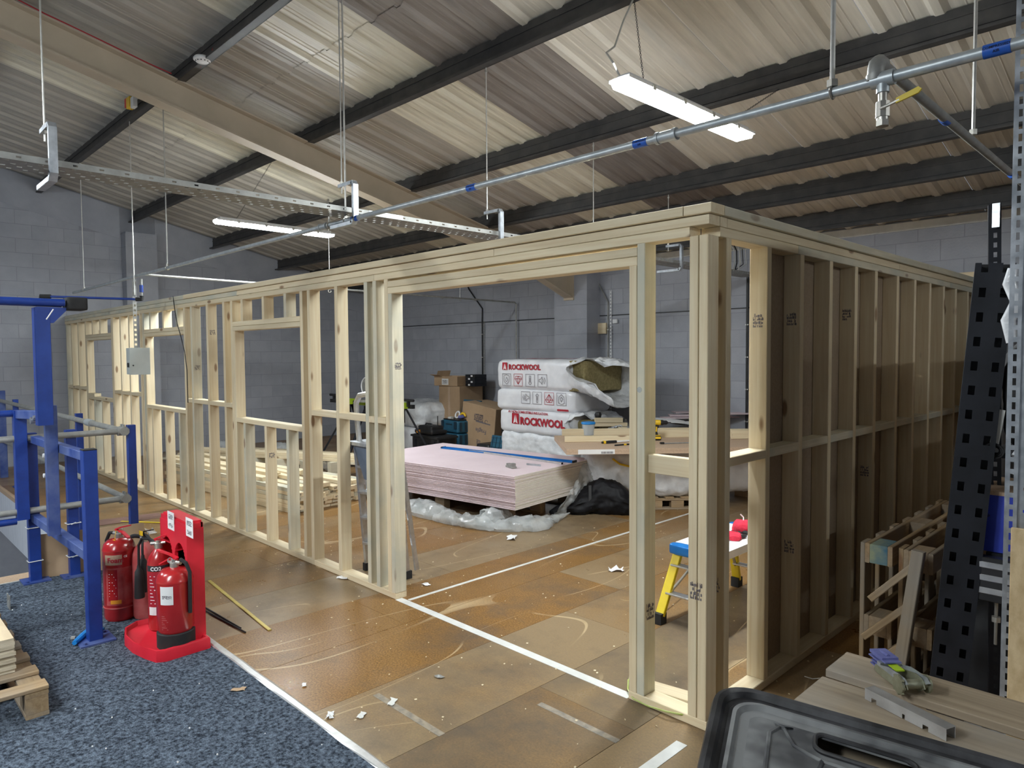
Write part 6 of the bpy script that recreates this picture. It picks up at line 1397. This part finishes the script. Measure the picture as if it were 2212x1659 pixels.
def ribline(pts, r=.0055): qq = MB(); qq.tube([(shr(x,y),y,.0445) for x,y in pts], r, 6); return qq.obj('rib', M['tray'], ty, True)
xL = x0+.05
ribline([(xL,-.50),(xL,-.16),(xL+.02,-.125),(xL+.05,-.115),(sl[0]-.10,-.115),(sl[0]-.075,-.125),(sl[0]-.065,-.15),(sl[0]-.05,-.185),(sl[0]-.02,-.20),(sl[0]+.01,-.21)])
ribline([(sl[0]+.01,-.21),(sl[0]-.05,-.50)]); ribline([(xL,-.50),(sl[0]-.06,-.50)])
for k in range(1,9):
    xx = sl[0]+.01+.055*k; ribline([(xx,-.21),(xx-.06,-.50)])
ribline([(sl[0]+.01,-.21),(x1-.05,-.21)]); ribline([(sl[0]-.06,-.50),(x1-.05,-.50)])
# ratchet strap
p = G(1945,1478,.80); rt = thing('ratchet_strap', 'ratchet strap buckle with purple blue webbing lying on the planks', 'ratchet strap', (p.x,p.y,.801), R(-42))
q = MB()
for s in (-1,1):
    q.prism([(-.085,.004),(-.06,-.0),(.05,.002),(.075,.02),(.06,.042),(.03,.045),(-.03,.030),(-.08,.022)], .003, Matrix(((1,0,0,0),(0,0,-1,s*.024),(0,1,0,0),(0,0,0,1))))
q.obj('side_plate', M['ratchet'], rt)
q = MB()
for s in (-1,1): q.prism([(-.06,.03),(.0,.048),(.07,.050),(.085,.040),(.065,.028),(.0,.030)], .003, Matrix(((1,0,0,0),(0,0,-1,s*.031),(0,1,0,0),(0,0,0,1))))
q.box(-.062,-.045,-.032,.032,.028,.040); q.obj('lever', M['galv'], rt)
q = MB(); q.cyl((.055,-.040,.026),(.055,.040,.026),.013,n=14); q.cyl((.055,-.042,.026),(.055,-.036,.026),.024,n=14); q.cyl((.055,.036,.026),(.055,.042,.026),.024,n=14)
for k in range(8): a = 2*PI*k/8; q.box(-.003,.003,-.042,-.036,.022,.028, Matrix.Translation((.055,0,.026)) @ Matrix.Rotation(a,4,'Y'))
q.obj('ratchet_wheel', M['ratchet'], rt, True)
q = MB()
for k, (x, z) in enumerate(((-.09,.012),(-.085,.022),(-.10,.032),(-.08,.042))): q.box(x-.02,x+.045,-.024,.024,z,z+.004)
q.tube([(-.115,0,.012),(-.12,0,.03),(-.10,0,.048),(-.06,0,.052)], .006, 6)
q.box(-.115,-.05,-.024,.024,.044,.052); q.obj('webbing', M['strapblue'], rt)
q = MB(); q.box(-.05,.01,.026,.03,.004,.022); q.box(-.055,.0,-.012,.012,.035,.0385); q.obj('green_pad', M['lime'], rt)
# aluminium channel
a, b = G(1878,1492,.82), G(2054,1581,.82); d = b-a; ch = thing('metal_channel', 'short bright aluminium channel lying upside down on the planks', 'channel', (a.x,a.y,.801), math.atan2(d.y,d.x)); L_ = d.length
q = MB(); q.box(0,L_,-.017,.017,.0285,.030); q.box(0,L_,-.017,-.0155,.012,.0285); q.box(0,L_,.0155,.017,.012,.0285); 
for u0_, u1_ in ((0,.02),(.035,.11),(.117,.165),(.18,L_)): q.box(u0_,u1_,-.017,-.0155,0,.012); q.box(u0_,u1_,.0155,.017,0,.012)
q.obj('channel', M['alu'], ch)
# pallets on edge
for k in range(2):
    x = .40+.17*k
    pallet('upright_pallet', ['wooden pallet stood on its long edge nearest the side partition, blue paint on its corner','second wooden pallet on edge, right of the blue cornered one'][k], (x+.145,1.42,.008+.405), 0, 1.36, .80, .145, rot=(0,R(-90) if False else 0,0), seed=20+k, ntop=7)
for o in [o for o in scn.objects if o.name.startswith('upright_pallet')]:
    o.rotation_euler = Matrix(((0,0,-1),(1,0,0),(0,-1,0))).to_euler(); 
up = [o for o in scn.objects if o.name.startswith('upright_pallet')][0]
for ch_ in up.children:
    if ch_.name.startswith('block') and (ch_.matrix_basis.translation.x < -.5) and ch_.matrix_basis.translation.y < -.2:
        ch_.data = ch_.data.copy(); ch_.data.materials[0] = M['bluewood']; ch_['label'] = 'blue painted block'
# angled scrap struts behind them
for k in range(4):
    t = thing('leaning_lath', ['first','second','third','fourth'][k]+' thin lath leaning from the front upright pallet, counted from the near end', 'timber'); y = .80-.02*k
    bar('lath', t, (.40+.03*k,.66-.012*k,.012+.19*k), (.62+.02*k,.70,.22+.19*k), .03, .07, M['oldwood'], up=(0,1,0))
t = thing('leaning_lath', 'grey post leaning at the near end of the upright pallets', 'timber'); bar('post', t, at(1945,1440,'y',.60), at(1985,1190,'y',.64), .05, .045, M['greywood'], up=(0,1,0))
# black perforated upright, leaning
pu = thing('perforated_upright', 'dark slotted rack upright leaning against the racking', 'rack upright', (0,0,0))
def perf(par, p0, p1, wdt, nrm, rows, m, nm='slotted_face', cols=2, sw=.022, sh=.036, th=.003, fd=.06):
    p0, p1 = Vector(p0), Vector(p1); L_ = (p1-p0).length; z = (p1-p0).normalized(); n_ = Vector(nrm); n_ = (n_-z*n_.dot(z)).normalized(); x = n_.cross(z)*-1
    Mx = Matrix.Translation(p0) @ Matrix((x, n_, z)).transposed().to_4x4(); q = MB(); pitch = L_/rows; cc = [-wdt*.27, wdt*.27] if cols == 2 else [0]
    edges = [-wdt/2]+[e for c in cc for e in (c-sw/2, c+sw/2)]+[wdt/2]
    for i in range(0,len(edges),2): q.box(edges[i],edges[i+1],0,th,0,L_)
    for c in cc:
        for r in range(rows):
            z0 = r*pitch; q.box(c-sw/2,c+sw/2,0,th,z0,z0+(pitch-sh))
    for s in (-1,1): q.box(s*wdt/2-.003,s*wdt/2,-fd,0,0,L_)
    return q.obj(nm, m, par, mtx=Mx)
pa, pb_ = at(2056,1420,'y',.32), at(2152,568,'y',.36); d = (pb_-pa); pa = pa - d*((pa.z-.006)/d.z)
vn = (CAM-pa); vn.z = 0; vn_ = vn.normalized()
bar('added_dark_back', pu, pa-vn_*.055, pb_-vn_*.055, .004, .12, M['black'], up=Vector((-vn_.y,vn_.x,0)))  # dark strip added behind the slots so the holes read as black
perf(pu, pa, pb_, .125, (vn.x,vn.y,0), 22, M['darksteel'])
pu2 = thing('perforated_upright', 'second dark slotted upright behind the leaning one, its top tilted left with a shiny end', 'rack upright', (0,0,0))
a, b = at(2170,600,'y',.55), at(2150,440,'y',.55); perf(pu2, (a.x,.60,.01), b, .04, (vn.x,vn.y,0), 60, M['darksteel'], cols=1, sw=.012, sh=.02)
q = MB(); c = at(2150,465,'y',.545); q.box(c.x-.008,c.x+.018,.53,.538,c.z-.05,c.z+.045); q.obj('shiny_end', M['alu'], pu2)
# galvanised upright
gu = thing('galvanised_upright', 'bright galvanised slotted rack post at the right edge of the picture', 'rack upright', (0,0,0))
ya_ = 0.0; top_, bot_ = at(2192,0,'y',ya_), at(2165,1500,'y',ya_); xg = 1.112+.016
vn2 = (CAM-Vector((xg,0,1.2))); vn2.z = 0; vn2.normalize(); sd_ = Vector((-vn2.y,vn2.x,0))   # to the right in view
perf(gu, Vector((xg,0,.006)), Vector((xg,0,3.6)), .032, (vn2.x,vn2.y,0), 90, M['galv'], cols=1, sw=.010, sh=.024, fd=.008)
r2 = Vector((xg,0,0))+(-sd_)*-.036*1.0
for off, w_ in ((.036,.034),):
    c = Vector((xg,0,.006))+sd_*off; c2 = c.copy(); c2.z = 3.6
    perf(gu, c-vn2*.012, c2-vn2*.012, w_, (vn2.x,vn2.y,0), 48, M['galv'], cols=1, sw=.008, sh=.010, fd=.008)
# rack rails & contents
rk = thing('racking', 'dark racking with aluminium rails behind the galvanised post', 'racking', (0,0,0))
z_ = at(2135,1222,'y',.34).z
for k, dz in enumerate((0,-.05,-.10)): beam('rail', rk, .97, 2.6, .34, .40, z_+dz-.012, z_+dz+.014, M['alu'])
beam('rail_back', rk, .97, 2.6, .342, .39, z_-.14, z_+.03, M['black'])
beam('rack_leg', rk, 2.3, 2.36, .36, .42, .006, 2.6, M['darksteel']); beam('rack_leg', rk, 2.3, 2.36, 1.3, 1.36, .006, 2.6, M['darksteel']); beam('rack_leg', rk, 1.16, 1.22, 1.3, 1.36, .006, 2.6, M['darksteel'])
q = MB(); q.box(.98,2.6,.41,1.35,z_+.02,z_+.035); q.box(.98,2.6,.41,1.35,1.32,1.34); q.box(.98,2.6,.40,1.35,1.95,1.97); q.obj('shelf', M['darksteel'], rk)
q = MB(); q.cyl((1.02,.40,z_-.15),(1.02,.40,z_-.32),.006,n=8); q.cyl((1.02,.40,z_-.21),(1.02,.40,z_-.23),.016,n=6); q.obj('threaded_foot', M['brass'], rk)
z2 = at(2135,1065,'y',.42).z
t = thing('blue_box', 'ultramarine box with a small diamond mark on the dark racking', 'box', (1.165,.60,z_+.037)); hz_ = z2-z_-.037
q = MB(); q.box(-.24,.3,-.18,.2,0,hz_-.006); q.obj('box', M['bluebox'], t); q = MB(); q.box(-.245,.305,-.185,.205,hz_-.005,hz_+.01); q.obj('lid', M['chiptop'], t)
c = at(2135,1113,'y',.419); q = MB(); cx2, cz2 = c.x-1.18, c.z-z_-.037
q.tube([(cx2+.02*math.cos(a),-.182,cz2+.018*math.sin(a)) for a in [0,PI/2,PI,1.5*PI]], .0015, 4, True); q.tube([(cx2-.006,-.182,cz2-.006),(cx2,-.182,cz2+.007),(cx2+.007,-.182,cz2-.003)], .0015, 4); q.obj('diamond_mark', M['ink'], t)
for k, (x, y, z, sx_, sy_, sz_, lab, m_) in enumerate(((1.25,.85,1.345,.5,.6,.42,'black bag stuffed on the middle shelf of the racking','darkcloth'),(1.95,.85,1.345,.6,.6,.5,'black crate on the middle shelf at the far right','darkcloth'),(1.5,.85,1.975,.7,.6,.5,'dark bundle on the top shelf behind the galvanised post','darkcloth'),(1.05,1.05,.006,.42,.6,.60,'dark sack on the floor beneath the aluminium rails','darkcloth'),(1.45,.7,.006,.6,.5,.45,'black sack on the floor behind the bench','darkcloth'))):
    t = thing('stored_bag', lab, 'bag', (x,y,z)); bm_obj('bag', softbox(sx_,sy_,sz_,.08,.02,4,16,40+k,None,.03), M[m_], t)
r2k = thing('racking', 'added long run of unseen dark racking continuing along the aisle beyond the first bay', 'racking', (0,0,0))  # unseen racking and cartons added to shade the lower side wall
for y in (1.6,3.6,5.5):
    for x in (1.12,2.0): beam('rack_leg', r2k, x, x+.06, y, y+.06, .006, 2.1, M['darksteel'])
q = MB()
for z in (.15,.75,1.40): q.box(1.1,2.06,1.6,5.56,z,z+.03)
q.obj('shelf', M['darksteel'], r2k)
for k in range(8):
    y = 1.95+.48*k
    for j, z in enumerate((.181,.781,1.431)):
        if (k+j)%5 == 4: continue
        t = thing('added_carton', 'added dark carton on the '+('bottom','middle','top')[j]+' shelf of the long racking, '+('first','second','third','fourth','fifth','sixth','seventh','eighth')[k]+' from the near end', 'box', (1.58,y,z)); q = MB(); q.box(-.4,.4,-.21,.21,0,(.5,.55,.55)[j]); q.obj('carton', M['carddark' if (k*3+j)%4 else 'darkcloth'], t)
t = thing('cable_reel', 'black cable coil hanging on the racking under a pale strap', 'cable', (0,0,0)); p = at(2143,975,'y',.36)
q = MB()
for k in range(3): q.tube([(p.x+(.035-.008*k)*math.cos(a),.37+.012*k,p.z+(.028-.006*k)*math.sin(a)) for a in [2*PI*i/20 for i in range(20)]], .004, 6, True)
q.obj('coil', M['black'], t, True)
t = thing('pale_strap', 'pale grey flat strap hanging behind the leaning upright', 'strap'); a, b = at(2148,958,'y',.38), at(2162,885,'y',.38); bar('strap', t, a, b, .03, .004, M['offwhite'], up=(0,1,0))
t = thing('foam_roll', 'pale wrapped roll behind the galvanised post, upper right', 'roll'); a, b = at(2188,580,'y',.30), at(2186,740,'y',.30)
q = MB(); q.tube([a, a.lerp(b,.2)+Vector((-.01,0,0)), a.lerp(b,.45)+Vector((.012,0,0)), a.lerp(b,.7)+Vector((-.012,0,0)), b], [.016,.022,.020,.024,.018], 12); q.obj('roll', M['filmwhite'], t, True)
t = thing('metal_hoops', 'two bent galvanised strips crossing behind the galvanised post', 'strip')
for v0, v1 in ((985,962),(1020,1048)): q = MB(); a, b = at(2190,v0,'y',.20), at(2216,v1,'y',.25); q.tube([a, a.lerp(b,.5)+Vector((0,0,.012)), b+(b-a)], .009, 6); q.obj('hoop', M['galv'], t, True)
# osb board right
t = thing('osb_panel', 'rough pale strand board standing upright at the right edge', 'board'); zb_ = at(2175,1138,'y',-.06).z
x0_ = at(2181,1300,'y',-.06).x; beam('board', t, x0_, 2.0, -.07, -.052, .006, zb_, M['osb'])
# plastic sheet glint on the floor there
p = G(2105,1380,.2); film_sweep('plastic_scrap', 'crumpled clear plastic low among the dark racking', [Vector((.86,.55,.06)),Vector((.98,.62,.10)),Vector((1.1,.7,.06))], [.10,.14,.08], 'film', 77, .8, 24, 16, cr=.05, fz=9)
p = G(1738,1461,.004); q = MB(); q.tube([p,p+Vector((.05,-.02,.01)),p+Vector((.09,.03,.012)),p+Vector((.15,.05,.004))], .0025, 5); _tag(q.obj('loose_tie', M['offwhite'], None, True), 'tiny loose clear tie on the dark floor left of the planks', 'tie')

# loose wood shavings, too many and small to count
q = MB(); rs = random.Random(99)
for k in range(900):
    x, y = rs.uniform(-7,.9), rs.uniform(-1.15,4.2); c = Vector((x,y,.002)); a = rs.uniform(0,PI); l_ = rs.uniform(.002,.007); w_ = l_*rs.uniform(.3,.8)
    u = Vector((math.cos(a),math.sin(a),0))*l_; v = Vector((-math.sin(a),math.cos(a),0))*w_
    q.add([c-u-v,c+u-v,c+u+v+Vector((0,0,.003)),c-u+v+Vector((0,0,.002))],[(0,1,2,3)])
_tag(q.obj('wood_shavings', M['timber']), 'tiny pale wood shavings scattered over the chipboard floor', 'shavings', kind='stuff')
q = MB(); rs = random.Random(98)
for k in range(70):
    x, y = rs.uniform(-4.5,.5), rs.uniform(-2.5,-1.25); l_ = rs.uniform(.003,.006); q.box(x,x+l_,y,y+l_,.005,.005+l_)
_tag(q.obj('carpet_specks', M['paper']), 'tiny white specks of dust and grit on the charcoal carpet', 'specks', kind='stuff')
t = thing('yellow_strip', 'long thin yellow strip on the floor behind the guard rail corner', 'strip'); bar('strip', t, G(262,1126,.004), G(352,1129,.004), .03, .006, M['yellow'])
t = thing('brown_sheet', 'flat dark red brown sheet lying on the floor behind the yellow strip', 'sheet'); p0, p1 = G(180,1140,.002), G(352,1118,.002); d = p1-p0; t.location = p0; t.rotation_euler = (0,0,math.atan2(d.y,d.x)); q = MB(); q.box(0,d.length,0,.28,0,.0018); q.obj('sheet', pm('dark_brown_hardboard', (.20,.11,.09), (.26,.15,.12), sc=8, rough=.6), t)
p = at(1381,842,'y',-.001); t = thing('blue_sticker', 'small round pale blue sticker on the right door post', 'sticker', p); q = MB(); q.cyl((0,-.0005,0),(0,.001,0),.014,n=12); q.obj('disc', M['bluetape'] if False else M['film'], t)
